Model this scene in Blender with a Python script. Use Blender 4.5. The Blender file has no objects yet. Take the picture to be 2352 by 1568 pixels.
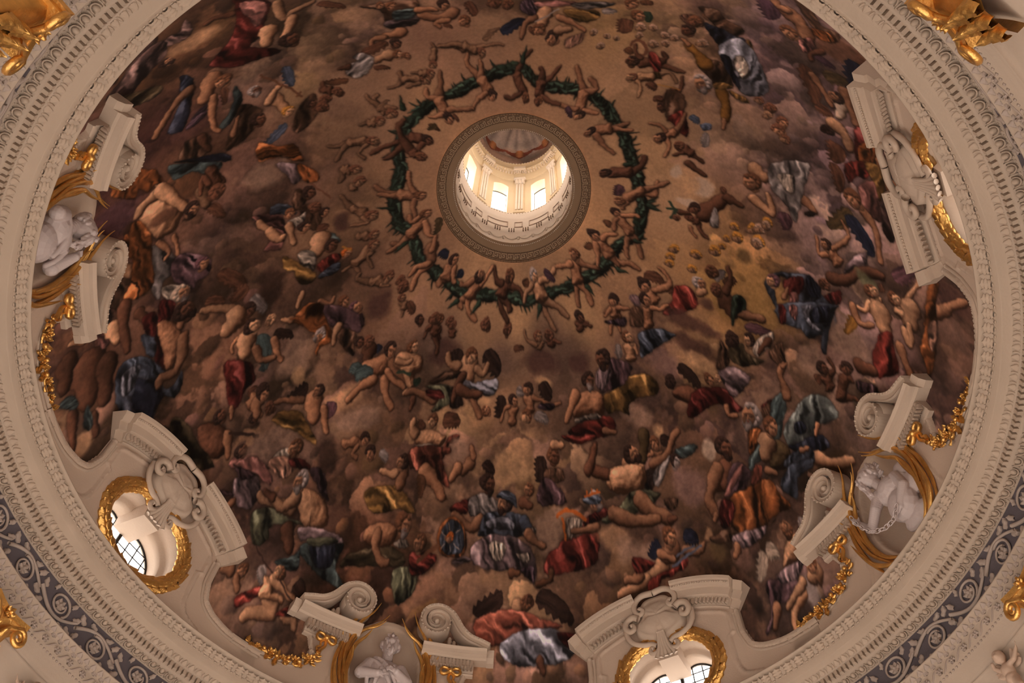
import bpy, math, random
import numpy as np
from mathutils import Matrix, Vector

R = 6.5                       # metres: radius of the great cornice ring (1 unit below = R)
scene = bpy.context.scene
col = scene.collection
random.seed(7)
rng = np.random.default_rng(11)

# ---------------------------------------------------------------- camera
F_PX, PITCH, YAW, ROLL, CAM_D, CAM_H = 2000.0, 0.48015, 0.00758, 0.05472, 1.02943, 1.59768

def cam_rows():
    s, c = math.sin(PITCH), math.cos(PITCH)
    M = np.array([[1, 0, 0], [0, -c, s], [0, s, c]], float)      # right, up, forward
    cy, sy = math.cos(YAW), math.sin(YAW)
    Y = np.array([[cy, 0, -sy], [0, 1, 0], [sy, 0, cy]])
    cr, sr = math.cos(ROLL), math.sin(ROLL)
    Z = np.array([[cr, sr, 0], [-sr, cr, 0], [0, 0, 1]])
    return Z @ Y @ M

CAMR = cam_rows()
CAMC = np.array([0.0, -CAM_D, -CAM_H])
cam_data = bpy.data.cameras.new('camera')
cam_data.sensor_fit = 'HORIZONTAL'
cam_data.sensor_width = 36.0
cam_data.lens = 36.0 * F_PX / 2352.0
cam_data.clip_end = 500
cam = bpy.data.objects.new('camera', cam_data)
col.objects.link(cam)
mw = Matrix.Identity(4)
for i in range(3):
    mw[i][0] = CAMR[0][i]; mw[i][1] = CAMR[1][i]; mw[i][2] = -CAMR[2][i]; mw[i][3] = CAMC[i] * R
cam.matrix_world = mw
scene.camera = cam

def project(P):
    q = (np.asarray(P, float) - CAMC) @ CAMR.T
    return np.stack([1176 + F_PX * q[..., 0] / q[..., 2], 784 - F_PX * q[..., 1] / q[..., 2]], -1), q[..., 2]

def in_frame(P, m=25):
    px, d = project(P)
    return (d > 0) & (px[..., 0] > -m) & (px[..., 0] < 2352 + m) & (px[..., 1] > -m) & (px[..., 1] < 1568 + m)

# ---------------------------------------------------------------- sky and exposure
world = bpy.data.worlds.new('overcast_sky')
scene.world = world
world.use_nodes = True
bg = world.node_tree.nodes['Background']
bg.inputs['Color'].default_value = (1.0, 0.96, 0.92, 1)
bg.inputs['Strength'].default_value = 7.5
scene.view_settings.view_transform = 'Standard'
scene.view_settings.look = 'None'
scene.view_settings.gamma = 1.0
scene.view_settings.use_curve_mapping = False
scene.view_settings.exposure = 0.0

# ---------------------------------------------------------------- materials
def lin(c):
    c = np.asarray(c, float) / 255.0
    return np.where(c <= 0.04045, c / 12.92, ((c + 0.055) / 1.055) ** 2.4)

def mat(name, rgb, rough=0.8, metal=0.0, var=0.18, scale=3.0, bump=0.15, bscale=30.0, spec=0.3, detail=5.0):
    m = bpy.data.materials.new(name); m.use_nodes = True
    nt = m.node_tree; b = nt.nodes['Principled BSDF']
    b.inputs['Roughness'].default_value = rough
    b.inputs['Metallic'].default_value = metal
    b.inputs['Specular IOR Level'].default_value = spec
    tc = nt.nodes.new('ShaderNodeTexCoord')
    geo = nt.nodes.new('ShaderNodeNewGeometry')
    n = nt.nodes.new('ShaderNodeTexNoise'); n.inputs['Scale'].default_value = scale; n.inputs['Detail'].default_value = detail
    nt.links.new(geo.outputs['Position'], n.inputs['Vector'])
    r = nt.nodes.new('ShaderNodeMix'); r.data_type = 'RGBA'
    a = np.array(rgb) * (1 - var); c2 = np.minimum(np.array(rgb) * (1 + var), 1)
    r.inputs[6].default_value = (*a, 1); r.inputs[7].default_value = (*c2, 1)
    nt.links.new(n.outputs['Fac'], r.inputs[0])
    nt.links.new(r.outputs[2], b.inputs['Base Color'])
    if bump > 0:
        n2 = nt.nodes.new('ShaderNodeTexNoise'); n2.inputs['Scale'].default_value = bscale; n2.inputs['Detail'].default_value = 4
        nt.links.new(geo.outputs['Position'], n2.inputs['Vector'])
        bp = nt.nodes.new('ShaderNodeBump'); bp.inputs['Strength'].default_value = bump; bp.inputs['Distance'].default_value = 0.02
        nt.links.new(n2.outputs['Fac'], bp.inputs['Height'])
        nt.links.new(bp.outputs['Normal'], b.inputs['Normal'])
    return m

M_STUCCO = mat('warm_stucco', (0.345, 0.26, 0.20), 0.85, var=0.12, scale=1.2)
M_CREAM = mat('cream_stucco', (0.375, 0.28, 0.212), 0.85, var=0.10, scale=1.5)
M_PLASTER = mat('beige_plaster', (0.52, 0.385, 0.295), 0.9, var=0.14, scale=0.9)
M_GOLD = mat('gilded_stucco', (0.74, 0.41, 0.12), 0.30, metal=0.85, var=0.35, scale=9.0, bump=0.35, bscale=40, spec=0.5)
M_GOLD_SHADE = mat('gap_shade_gilding', (0.16, 0.07, 0.015), 0.5, metal=0.5, var=0.3, scale=9.0)  # wreath core: shade between the leaves painted in as darker gold
M_MARBLE = mat('white_stucco', (0.50, 0.405, 0.38), 0.6, var=0.08, scale=6.0)
M_GROUND = mat('slate_ground', (0.085, 0.068, 0.074), 0.9, var=0.2, scale=2.0)
M_BAY = mat('bay_stucco', (0.49, 0.37, 0.285), 0.85, var=0.12, scale=1.2)
M_RELIEF = mat('relief_stucco', (0.33, 0.255, 0.215), 0.85, var=0.12, scale=3.0)
M_IRON = mat('dark_iron', (0.03, 0.025, 0.022), 0.6, metal=0.6, var=0.2)
M_LANTERN = mat('lantern_cream', (0.70, 0.55, 0.37), 0.85, var=0.10, scale=2.0)
M_LCREAM = mat('lantern_white', (0.72, 0.60, 0.50), 0.85, var=0.10, scale=2.0)
M_TAN = mat('painted_tan', (0.30, 0.19, 0.115), 0.9, var=0.12, scale=2.0)
M_KEYG = mat('painted_brown', (0.17, 0.10, 0.06), 0.9, var=0.2, scale=5.0)
M_TAN2 = mat('lantern_tan', (0.48, 0.36, 0.29), 0.9)  # even tan of the lantern panel frames
M_DARK = mat('painted_dark', (0.075, 0.042, 0.025), 0.9, var=0.2, scale=5.0)
M_FLOOR = mat('bounce_floor', (0.80, 0.77, 0.73), 0.5, var=0.2, scale=0.6, bump=0.0)  # unseen floor, made pale to bounce sky light up
M_CHERUB = mat('cherub_stucco', (0.42, 0.29, 0.215), 0.85, var=0.12, scale=6.0)  # even reddish tone of the drum cherubs

def glass_mat():
    m = bpy.data.materials.new('window_glass'); m.use_nodes = True
    nt = m.node_tree; nt.nodes.clear()
    o = nt.nodes.new('ShaderNodeOutputMaterial'); t = nt.nodes.new('ShaderNodeBsdfTransparent')
    g = nt.nodes.new('ShaderNodeBsdfGlossy'); g.inputs['Roughness'].default_value = 0.05
    x = nt.nodes.new('ShaderNodeMixShader'); x.inputs[0].default_value = 0.06
    t.inputs['Color'].default_value = (0.97, 0.97, 0.97, 1)
    nt.links.new(t.outputs[0], x.inputs[1]); nt.links.new(g.outputs[0], x.inputs[2]); nt.links.new(x.outputs[0], o.inputs[0])
    return m
M_GLASS = glass_mat()

FRESCO_GAIN = 1.9
def fresco_mat(name, attr):
    m = bpy.data.materials.new(name); m.use_nodes = True
    nt = m.node_tree; b = nt.nodes['Principled BSDF']
    b.inputs['Roughness'].default_value = 0.75
    b.inputs['Specular IOR Level'].default_value = 0.15
    a = nt.nodes.new('ShaderNodeAttribute'); a.attribute_name = attr
    geo = nt.nodes.new('ShaderNodeNewGeometry')
    n = nt.nodes.new('ShaderNodeTexNoise'); n.inputs['Scale'].default_value = 14.0; n.inputs['Detail'].default_value = 8
    nt.links.new(geo.outputs['Position'], n.inputs['Vector'])
    mr = nt.nodes.new('ShaderNodeMapRange'); mr.inputs['To Min'].default_value = FRESCO_GAIN * 0.72; mr.inputs['To Max'].default_value = FRESCO_GAIN * 1.28
    nt.links.new(n.outputs['Fac'], mr.inputs['Value'])
    v = nt.nodes.new('ShaderNodeVectorMath'); v.operation = 'SCALE'
    nt.links.new(a.outputs['Color'], v.inputs[0]); nt.links.new(mr.outputs[0], v.inputs['Scale'])
    nt.links.new(v.outputs[0], b.inputs['Base Color'])
    return m
M_FRESCO = fresco_mat('fresco_paint', 'paint')

# ---------------------------------------------------------------- object helpers
def put(name, me, parent=None, matrix=None):
    o = bpy.data.objects.new(name, me); col.objects.link(o)
    if matrix is not None: o.matrix_world = matrix
    if parent is not None: attach(o, parent)
    return o

def attach(o, parent):
    o.parent = parent
    o.matrix_parent_inverse = WORLD[parent.name].inverted() if parent.name in WORLD else Matrix.Identity(4)

WORLD = {}
def empty(name, matrix):
    o = bpy.data.objects.new(name, None); col.objects.link(o)
    o.empty_display_size = 0.1
    o.matrix_world = matrix
    WORLD[o.name] = matrix.copy()
    return o

def tag(o, label=None, cat=None, group=None, kind=None):
    if label: o['label'] = label
    if cat: o['category'] = cat
    if group: o['group'] = group
    if kind: o['kind'] = kind
    return o

def mesh(name, V, Fc, m, smooth=True):
    """V: n x 3 in units of R; Fc: list of index tuples or an m x 4 / m x 3 array."""
    me = bpy.data.meshes.new(name)
    V = np.asarray(V, float) * R
    if isinstance(Fc, np.ndarray):
        k = Fc.shape[1]
        me.vertices.add(len(V)); me.vertices.foreach_set('co', V.astype(np.float32).ravel())
        me.loops.add(Fc.size); me.loops.foreach_set('vertex_index', Fc.astype(np.int32).ravel())
        me.polygons.add(len(Fc)); me.polygons.foreach_set('loop_start', np.arange(0, Fc.size, k, dtype=np.int32))
        me.update(calc_edges=True); me.validate()
    else:
        me.from_pydata([tuple(v) for v in V], [], [tuple(int(i) for i in f) for f in Fc]); me.update()
    if m: me.materials.append(m)
    if smooth: me.polygons.foreach_set('use_smooth', np.ones(len(me.polygons), dtype=bool))
    return me

class Geo:
    """collects vertices and faces of one part"""
    def __init__(s): s.V = []; s.F = []; s.n = 0
    def add(s, V, Fc):
        V = np.asarray(V, float); s.V.append(V); s.F += [tuple(int(i) + s.n for i in f) for f in Fc]; s.n += len(V)
        return s
    def verts(s): return np.concatenate(s.V)
    def mesh(s, name, m, smooth=True): return mesh(name, s.verts(), s.F, m, smooth)

def gridfaces(nu, nv, cu=False, cv=False):
    f = []
    for i in range(nu if cu else nu - 1):
        for j in range(nv if cv else nv - 1):
            a = i * nv + j; b = ((i + 1) % nu) * nv + j; c = ((i + 1) % nu) * nv + (j + 1) % nv; d = i * nv + (j + 1) % nv
            f.append((a, b, c, d))
    return f

# ---------------------------------------------------------------- dome profile
RB, EX, ZL, RL = 1.06, 2.2, 1.635, 0.292
BB = ZL / (1 - (RL / RB) ** EX) ** (1 / EX)
def pr(z):
    z = np.asarray(z, float)
    return RB * np.maximum(1 - np.maximum(z / BB, 0) ** EX, 0) ** (1 / EX)
_zz = np.linspace(0, ZL, 4000); _rr = pr(_zz)
_ss = np.concatenate([[0], np.cumsum(np.hypot(np.diff(_zz), np.diff(_rr)))])
STOT = _ss[-1]
def prof(v):
    """arc length above the spring line -> r, z, inward normal (nr, nz)"""
    v = np.asarray(v, float)
    z = np.where(v < 0, v, np.interp(v, _ss, _zz)); r = np.where(v < 0, RB, np.interp(v, _ss, _rr))
    e = 1e-3
    dz = np.interp(v + e, _ss, _zz) - np.interp(v - e, _ss, _zz); dr = np.interp(v + e, _ss, _rr) - np.interp(v - e, _ss, _rr)
    L = np.hypot(dz, dr); L = np.where(L < 1e-9, 1, L)
    nr = np.where(v <= e, -1.0, -dz / L); nz = np.where(v <= e, 0.0, dr / L)
    return r, z, nr, nz
def D(u, v, w=0.0, az0=0.0):
    """bay coordinates -> point.  u: arc to the viewer's right, v: up along the shell, w: out of the shell"""
    u, v, w = np.broadcast_arrays(np.asarray(u, float), np.asarray(v, float), np.asarray(w, float))
    r, z, nr, nz = prof(v)
    a = az0 - u / np.maximum(r, 0.2)
    rr = r + nr * w; z2 = z + nz * w
    return np.stack([rr * np.cos(a), rr * np.sin(a), z2], -1)

WIN_AZ = [math.radians(a) for a in (150.6, 60.4, -29.6)]
WIN4 = math.radians(-119.6)
MED_AZ = [math.radians(a) for a in (106.6, 16.8, -163.2)]
HOLE_C, HOLE_A, HOLE_B = 0.165, 0.135, 0.112           # oval window opening
NI_C, NI_A, NI_B = 0.195, 0.100, 0.160                 # oval niche
# ================================================================= the fresco: painted on a flat chart of the dome
KC = 1080.0; CHW = 1140; CN = 2 * CHW                     # chart pixels per unit, half width, size
def ray_dome(px):
    px = np.atleast_2d(np.asarray(px, float))
    d = np.stack([(px[:, 0] - 1176) / F_PX, -(px[:, 1] - 784) / F_PX, np.ones(len(px))], 1) @ CAMR
    lo = np.full(len(px), 0.3); hi = np.full(len(px), 7.0)
    for _ in range(40):
        t = (lo + hi) / 2
        P = CAMC + d * t[:, None]
        g = np.hypot(P[:, 0], P[:, 1]) - np.where(P[:, 2] > ZL, 0.0, pr(P[:, 2]))
        ins = g < 0
        lo = np.where(ins, t, lo); hi = np.where(ins, hi, t)
    return CAMC + d * lo[:, None]
def p2c(P):
    """dome point -> chart pixel"""
    s = np.where(P[..., 2] < 0, P[..., 2], np.interp(P[..., 2], _zz, _ss))
    rho = 1 - 0.78 * s / STOT
    a = np.arctan2(P[..., 1], P[..., 0])
    return np.stack([CHW + KC * rho * np.cos(a), CHW + KC * rho * np.sin(a)], -1)
def tc(px): return p2c(ray_dome(px))

def noise2(n, cells, seed):
    """smooth value noise on an n x n canvas"""
    r = np.random.default_rng(seed); g = r.random((cells + 3, cells + 3)).astype(np.float32)
    x = np.linspace(0, cells, n, endpoint=False); i = x.astype(int); f = (x - i).astype(np.float32); f = f * f * (3 - 2 * f)
    A = g[i][:, :] ; B = g[i + 1][:, :]
    rows = A + (B - A) * f[:, None]
    a = rows[:, i]; b = rows[:, i + 1]
    return a + (b - a) * f[None, :]
def fbm(n, cells, octs, seed):
    t = np.zeros((n, n), np.float32); amp = 1.0; tot = 0
    for o in range(octs):
        t += amp * noise2(n, cells, seed + o); tot += amp; amp *= 0.5; cells *= 2
    return t / tot

N_CL = fbm(CN, 22, 5, 3); N_WARP = fbm(CN, 60, 4, 31); N_FINE = fbm(CN, 300, 3, 57)
PAL = dict(k=(160,117,90), m=(134,92,69), n=(82,52,39), x=(112,81,62), r=(116,38,30), R=(82,26,22), q=(134,78,70), H=(128,60,44),
           o=(142,72,32), y=(134,90,42), b=(66,70,84), v=(31,32,44), g=(122,106,102), u=(118,90,92), p=(76,50,54), t=(62,72,72),
           T=(98,100,96), e=(36,46,36), E=(88,84,62), w=(80,51,36), d=(40,27,23), i=(152,128,113), a=(146,108,82), c=(122,94,80),
           j=(108,80,74), z=(158,120,90), U=(108,76,70), G=(128,122,134), O=(70,54,36), P=(62,42,50), D=(58,38,34), Q=(160,106,84))

BGP = '''1000 250 142 106 80;1350 500 150 112 82;1190 730 152 116 86;900 450 136 101 77;1500 350 145 110 82;1100 640 148 112 84;1560 470 146 112 86
1650 480 122 90 64;1700 600 112 80 54;1850 420 122 96 92;1850 300 112 87 84;1780 150 108 83 82;1900 560 120 94 90;2000 500 128 100 92;1850 100 102 78 76
1400 60 132 100 72;1250 110 128 95 72;1000 60 112 82 68;850 60 114 86 72;780 200 112 84 68;730 100 128 98 72;600 170 100 76 66;480 80 88 60 44;400 130 84 56 40
400 300 62 40 34;300 330 60 38 32;430 400 78 52 36;560 400 96 69 57;650 450 102 74 58;520 560 90 66 56;230 460 70 44 40;780 500 120 88 68;760 650 95 68 54
850 720 92 66 52;640 800 100 74 62;500 820 108 74 58;440 950 114 81 64;680 900 102 76 62;800 900 98 72 56;900 1000 92 66 50;1000 800 92 70 60;1150 830 82 62 53
1300 820 80 60 51;1100 770 132 100 76;1250 780 92 70 58;1060 930 144 108 82;1150 940 134 99 75;1500 800 86 61 53;1600 850 152 114 80;1500 900 74 54 48
1450 980 88 64 52;1600 1000 94 68 58;1700 1000 96 71 61;1350 1100 102 76 62;1180 1080 142 106 82;1250 1220 114 85 68;1100 1300 104 77 61;1000 1350 96 69 53
1350 1280 112 82 66;1450 1250 114 84 68;1550 1180 106 77 63;1650 1330 85 60 48;1750 1200 96 69 53;1850 1330 96 73 65;1900 1080 80 56 42;1980 1010 122 92 76
2000 850 112 86 78;1950 700 114 88 78;2060 980 118 88 72;1350 1400 96 69 55;1200 1420 106 79 63;900 1300 92 60 46;820 1250 100 65 51;600 1200 96 67 55
520 1320 128 96 78;560 1430 116 86 74;450 1130 55 38 30;520 1150 62 44 36;700 1150 106 73 57;850 1100 120 86 66;170 900 95 65 48;130 950 132 100 80
200 800 72 46 36;2150 760 80 56 46;2200 900 86 61 51;1750 700 120 88 56;1700 720 124 90 58;1150 1000 96 70 56;300 480 66 42 38;2100 420 60 38 32;1330 720 150 114 84
960 700 140 104 80;1420 700 142 106 80;1050 140 130 96 76;1150 60 118 88 70;1600 130 132 100 78;1500 200 138 104 80;1700 330 136 106 88;860 250 118 88 70
880 850 96 70 56;740 1000 104 78 62;600 1000 104 76 62;1230 1320 106 78 62;1480 1330 108 78 62;1800 880 104 76 66;1850 800 98 70 58;620 620 92 66 54'''
def background():
    pts = np.array([[float(t) for t in q.split()] for q in BGP.replace('\n', ';').split(';') if q.strip()])
    cp = tc(pts[:, :2]); n = CN // 8
    g = (np.arange(n) + 0.5) * 8
    X, Y = np.meshgrid(g, g)
    num = np.zeros((n, n, 3)); den = np.zeros((n, n))
    for (cx, cy), c in zip(cp, pts[:, 2:]):
        w = 1.0 / ((X - cx) ** 2 + (Y - cy) ** 2 + 30.0 ** 2) ** 1.7
        num += w[..., None] * c; den += w
    small = num / den[..., None]
    idx = (np.arange(CN) - 3.5) / 8; i = np.clip(np.floor(idx).astype(int), 0, n - 2); f = np.clip(idx - i, 0, 1)[:, None, None]
    big = small[i] * (1 - f) + small[i + 1] * f
    f2 = np.clip(idx - i, 0, 1)[None, :, None]
    big = big[:, i] * (1 - f2) + big[:, i + 1] * f2
    CVs = big.astype(np.float32)
    return CVs
NT = fbm(1024, 64, 3, 91)
def nsamp(a, b):
    """sample the noise tile at real coordinates (cells of 16 px)"""
    x = np.mod(a * 16.0, 1023.0); y = np.mod(b * 16.0, 1023.0)
    i = np.minimum(x.astype(int), 1022); j = np.minimum(y.astype(int), 1022); f = x - i; g = y - j
    return (NT[j, i] * (1 - f) + NT[j, i + 1] * f) * (1 - g) + (NT[j + 1, i] * (1 - f) + NT[j + 1, i + 1] * f) * g
def lumps():
    r = np.random.default_rng(21)
    base = CV.copy()
    for cnt, r0, r1, con in ((420, 60, 135, 1.15), (430, 26, 62, 1.1), (520, 10, 26, .8)):
        for k in range(cnt):
            rho = math.sqrt(r.uniform(.38 ** 2, 1.0)); az = r.uniform(0, 2 * math.pi)
            x = CHW + KC * rho * math.cos(az); y = CHW + KC * rho * math.sin(az)
            rad = r.uniform(r0, r1) * (0.6 + .4 * rho); ex = r.uniform(1.0, 1.8); th = r.uniform(-.7, .7)
            W = win(np.array([[x, y]]), rad * 1.6)
            if W is None: continue
            sl, X, Y = W; ca, sa = math.cos(th), math.sin(th)
            p = ((X - x) * ca + (Y - y) * sa) / (rad * ex * .85); q = (-(X - x) * sa + (Y - y) * ca) / (rad * .8)
            e = np.hypot(p, q) + (N_WARP[sl] - .5) * 1.1 + (N_CL[sl] - .5) * .5 + (N_FINE[sl] - .5) * .15
            lit = ((X - x) * LX + (Y - y) * LY) / rad
            a = np.clip((1 - e) * (2.4 + 18 * np.clip(lit + .05, 0, 1)), 0, 1) * r.uniform(.65, 1.0) * np.clip((rho - .37) / .2, .06, 1)
            tone = r.uniform(1.05, 1.34) if r.random() < .42 else r.uniform(.55, .95)
            sft = np.clip(.84 + .46 * lit - .10 * e ** 2, .38, 1.45) * (1 + (tone - 1) * con)
            tint = np.array([1.0, r.uniform(.97, 1.03), r.uniform(.92, 1.10)])
            cx = int(np.clip(x, 0, CN - 1)); cy = int(np.clip(y, 0, CN - 1))
            over(sl, a.astype(np.float32), (base[sl] * .6 + base[cy, cx] * .4) * tint * sft[..., None])
CV = background()
LX, LY = -0.45, -0.65

def win(pts, pad):
    x0 = int(max(pts[:, 0].min() - pad, 0)); x1 = int(min(pts[:, 0].max() + pad + 2, CN))
    y0 = int(max(pts[:, 1].min() - pad, 0)); y1 = int(min(pts[:, 1].max() + pad + 2, CN))
    if x1 - x0 < 2 or y1 - y0 < 2 or (x1 - x0) > 1200 or (y1 - y0) > 1200: return None
    Y, X = np.mgrid[y0:y1, x0:x1].astype(np.float32)
    return (slice(y0, y1), slice(x0, x1)), X, Y
def over(sl, a, c):
    CV[sl] += a[..., None] * (c - CV[sl])
def spline(P, closed, k=4):
    n = len(P); out = []
    rngi = range(n) if closed else range(n - 1)
    for i in rngi:
        p0 = P[(i - 1) % n] if closed or i > 0 else P[0]; p1 = P[i]; p2 = P[(i + 1) % n]
        p3 = P[(i + 2) % n] if closed or i + 2 < n else P[n - 1]
        for j in range(k):
            t = j / k
            out.append(0.5 * (2 * p1 + (p2 - p0) * t + (2 * p0 - 5 * p1 + 4 * p2 - p3) * t * t + (3 * p1 - p0 - 3 * p2 + p3) * t ** 3))
    if not closed: out.append(P[-1])
    return np.array(out)
def sdf(P, X, Y):
    """signed distance to closed polygon, positive inside"""
    d = np.full(X.shape, 1e9, np.float32); ins = np.zeros(X.shape, bool)
    for i in range(len(P)):
        ax, ay = P[i]; bx, by = P[(i + 1) % len(P)]
        ex, ey = bx - ax, by - ay; L = ex * ex + ey * ey + 1e-9
        t = np.clip(((X - ax) * ex + (Y - ay) * ey) / L, 0, 1)
        d = np.minimum(d, (X - ax - t * ex) ** 2 + (Y - ay - t * ey) ** 2)
        if abs(ey) > 1e-9:
            c = ((ay > Y) != (by > Y)) & (X < ex * (Y - ay) / ey + ax)
            ins ^= c
    d = np.sqrt(d)
    return np.where(ins, d, -d)
lumps()
SHADE = np.array((26, 17, 14), np.float32)
def cloth(c, ang, P, fold=1.0):
    P = spline(P, True, 3)
    W = win(P, 9)
    if W is None: return
    sl, X, Y = W; d = sdf(P, X, Y); a = np.clip(d + 0.6, 0, 1)
    over(sl, (np.clip(1 + d / 6, 0, 1) ** 2 * (1 - a) * .42).astype(np.float32), SHADE)
    ext = max(np.ptp(P[:, 0]), np.ptp(P[:, 1])); lam = np.clip(ext * 0.24, 7, 26)
    ca, sa = math.cos(math.radians(ang)), math.sin(math.radians(ang))
    wx = (N_WARP[sl] - .5) * lam * 1.6
    pe = (-X * sa + Y * ca) + wx; al = (X * ca + Y * sa) - wx * .5
    o = ang * .37 + P[0, 0] * .013
    n0 = nsamp(al / (lam * 3.4) + o, pe / lam + o * 2); n1 = nsamp(al / (lam * 3.4) + o, (pe + lam * .22) / lam + o * 2)
    n2 = nsamp(al / (lam * 1.3) + o, pe / (lam * .45) + 7)
    rel = (n0 - n1) * 2.5; v = np.clip((n0 - .5) * 2.2 + .5, 0, 1)
    h = np.sqrt(np.clip(d, 0, lam * 1.5) / (lam * 1.5)) * lam
    gy, gx = np.gradient(h)
    rim = np.clip(gx * -LX + gy * -LY, -1, 1) * -1
    s = .40 + .50 * v * fold + rel * fold + .26 * (n2 - .5) + .22 * (1 - fold) - .26 * rim * (1 if fold > .6 else 1.25)
    s = np.clip(s, .16, 1.3) * (0.6 + 0.4 * np.clip(d / 2.2, 0, 1))
    c = np.asarray(c, np.float32); g = c.mean()
    cc = (c * .82 + g * .18) * s[..., None]
    cc += np.clip(s - .95, 0, 1)[..., None] * 70
    over(sl, a, np.clip(cc, 6, 210))
def body(c, P):
    P = spline(P, True, 3); W = win(P, 7)
    if W is None: return
    sl, X, Y = W; d = sdf(P, X, Y); a = np.clip(d + .6, 0, 1)
    over(sl, (np.clip(1 + d / 6, 0, 1) ** 2 * (1 - a) * .42).astype(np.float32), SHADE)
    r0 = max(float(d.max()), 2.0); q = 1 - np.clip(d / r0, 0, 1); h = r0 * np.sqrt(np.clip(1 - q * q, 0, 1))
    lm = (nsamp(X / (r0 * 1.1) + P[0, 0], Y / (r0 * 1.1)) - .5) * r0 * .50 + (nsamp(X / (r0 * .55), Y / (r0 * .55) + P[0, 1]) - .5) * r0 * .10
    gy, gx = np.gradient(h + lm * np.clip(d / (r0 * .4), 0, 1)); k = 1 / np.sqrt(gx * gx + gy * gy + 1)
    lt = (-gx * -.50 - gy * -.52 + .66) * k
    s = np.clip(.26 + .92 * lt, .22, 1.22) * (.7 + .3 * np.clip(d / 2, 0, 1))
    over(sl, a, np.asarray(c, np.float32) * s[..., None] ** np.array([.9, 1.0, 1.08], np.float32))
_jit = random.Random(9)
def limb(c, w, P, taper=0.6, shade=True):
    if shade: c = np.asarray(c, float) * _jit.uniform(.80, 1.10)
    P = spline(P, False, 3) if len(P) > 2 else P
    W = win(P, w + 3)
    if W is None: return
    sl, X, Y = W; n = len(P); best = np.full(X.shape, 1e9, np.float32); nx = np.zeros_like(best); ny = np.zeros_like(best)
    rad = np.ones_like(best)
    for i in range(n - 1):
        ax, ay = P[i]; bx, by = P[i + 1]; ex, ey = bx - ax, by - ay; L = ex * ex + ey * ey + 1e-9
        t = np.clip(((X - ax) * ex + (Y - ay) * ey) / L, 0, 1)
        q_ = (i + t) / (n - 1)
        r = w * (1 - (1 - taper) * q_) * (1 + .13 * np.sin(q_ * 9.4) * (1 if taper > .4 and taper < .8 else 0))
        dx = X - ax - t * ex; dy = Y - ay - t * ey; q = np.hypot(dx, dy) / r
        m = q < best
        best = np.where(m, q, best); nx = np.where(m, dx / r, nx); ny = np.where(m, dy / r, ny); rad = np.where(m, r, rad)
    a = np.clip((1 - best) * rad + 0.6, 0, 1)
    if shade:
        hal = np.clip(1 - (best - 1) * rad / 5, 0, 1) ** 2 * (1 - a) * .40
        over(sl, hal.astype(np.float32), SHADE)
        nz = np.sqrt(np.clip(1 - best ** 2, 0, 1))
        lt = nx * -.50 + ny * -.52 + nz * .66
        lob = nsamp(X / 9 + w, Y / 9) - .5
        s = np.clip(.30 + .88 * lt + .22 * lob, 0.24, 1.2) * (.72 + .28 * np.clip((1 - best) * rad / 1.6, 0, 1))
        cc = np.asarray(c, np.float32) * s[..., None] ** np.array([.9, 1.0, 1.08], np.float32)
    else:
        cc = np.broadcast_to(np.asarray(c, np.float32), X.shape + (3,))
    over(sl, a, cc)
def ell(c, x, y, rx, ry, ang, soft=0.6, shade=0.4):
    W = win(np.array([[x, y]]), max(rx, ry) + 3)
    if W is None: return
    sl, X, Y = W; ca, sa = math.cos(ang), math.sin(ang)
    p = ((X - x) * ca + (Y - y) * sa) / rx; q = (-(X - x) * sa + (Y - y) * ca) / ry
    e = np.hypot(p, q); a = np.clip((1 - e) * min(rx, ry) + soft, 0, 1)
    nx, ny = (X - x) / rx, (Y - y) / ry
    s = 0.92 + shade * (nx * LX + ny * LY) - 0.2 * e ** 4
    over(sl, a, np.asarray(c, np.float32) * np.clip(s, 0.3, 1.3)[..., None])
def head(sk, hair, x, y, r, ang, beard=None):
    r = r * .94
    a = math.radians(ang); fx, fy = math.cos(a), math.sin(a)
    sx, sy = -fy, fx
    if sy < 0: sx, sy = -sx, -sy                                 # chin side: downwards in the picture
    sk = np.array(sk, float); hair = np.array(hair, float)
    def at(p, q): return x + fx * r * p + sx * r * q, y + fy * r * p + sy * r * q
    ell(sk * .8, *at(-.05, .85), r * .36, r * .5, a + 1.57, 0.8, .3)                     # neck
    ell(hair, *at(-.22, -.15), r * 1.0, r * 0.95, a, 0.8, 0.55)
    ell(sk, *at(.26, .12), r * .62, r * .76, a, 0.8, 0.62)
    for p, q in ((-.55, -.45), (-.2, -.8), (.3, -.72), (-.75, .05), (-.5, .45)):         # locks
        ell(hair * 1.12, *at(p, q), r * .26, r * .2, a + p * 3, 0.8, .6)
    if beard is not None:
        ell(np.array(beard) * 0.75, *at(.30, .70), r * .52, r * .42, a, 0.9, 0.5)
        ell(np.array(beard) * 0.85, *at(.22, .98), r * .30, r * .34, a, 0.9, 0.5)
    if r > 6:
        dk = sk * 0.45
        ell(sk * .66, *at(.22, -.06), r * .46, r * .13, a, 0.8, 0)                       # brow shade
        for e in (-.02, .46): ell(dk, *at(e, .02), r * .10, r * .055, a, 0.45, 0)
        ell(np.minimum(sk * 1.22, 225), *at(.36, .16), r * .075, r * .22, a, 0.6, 0.2)
        ell(dk * 1.3, *at(.22, .30), r * .10, r * .05, a, 0.45, 0)
        ell(np.array([1.1, .75, .7]) * sk * .7, *at(.27, .47), r * .17, r * .05, a, 0.45, 0)
        ell(sk * .7, *at(.62, .35), r * .14, r * .3, a, 0.8, 0)
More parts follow.
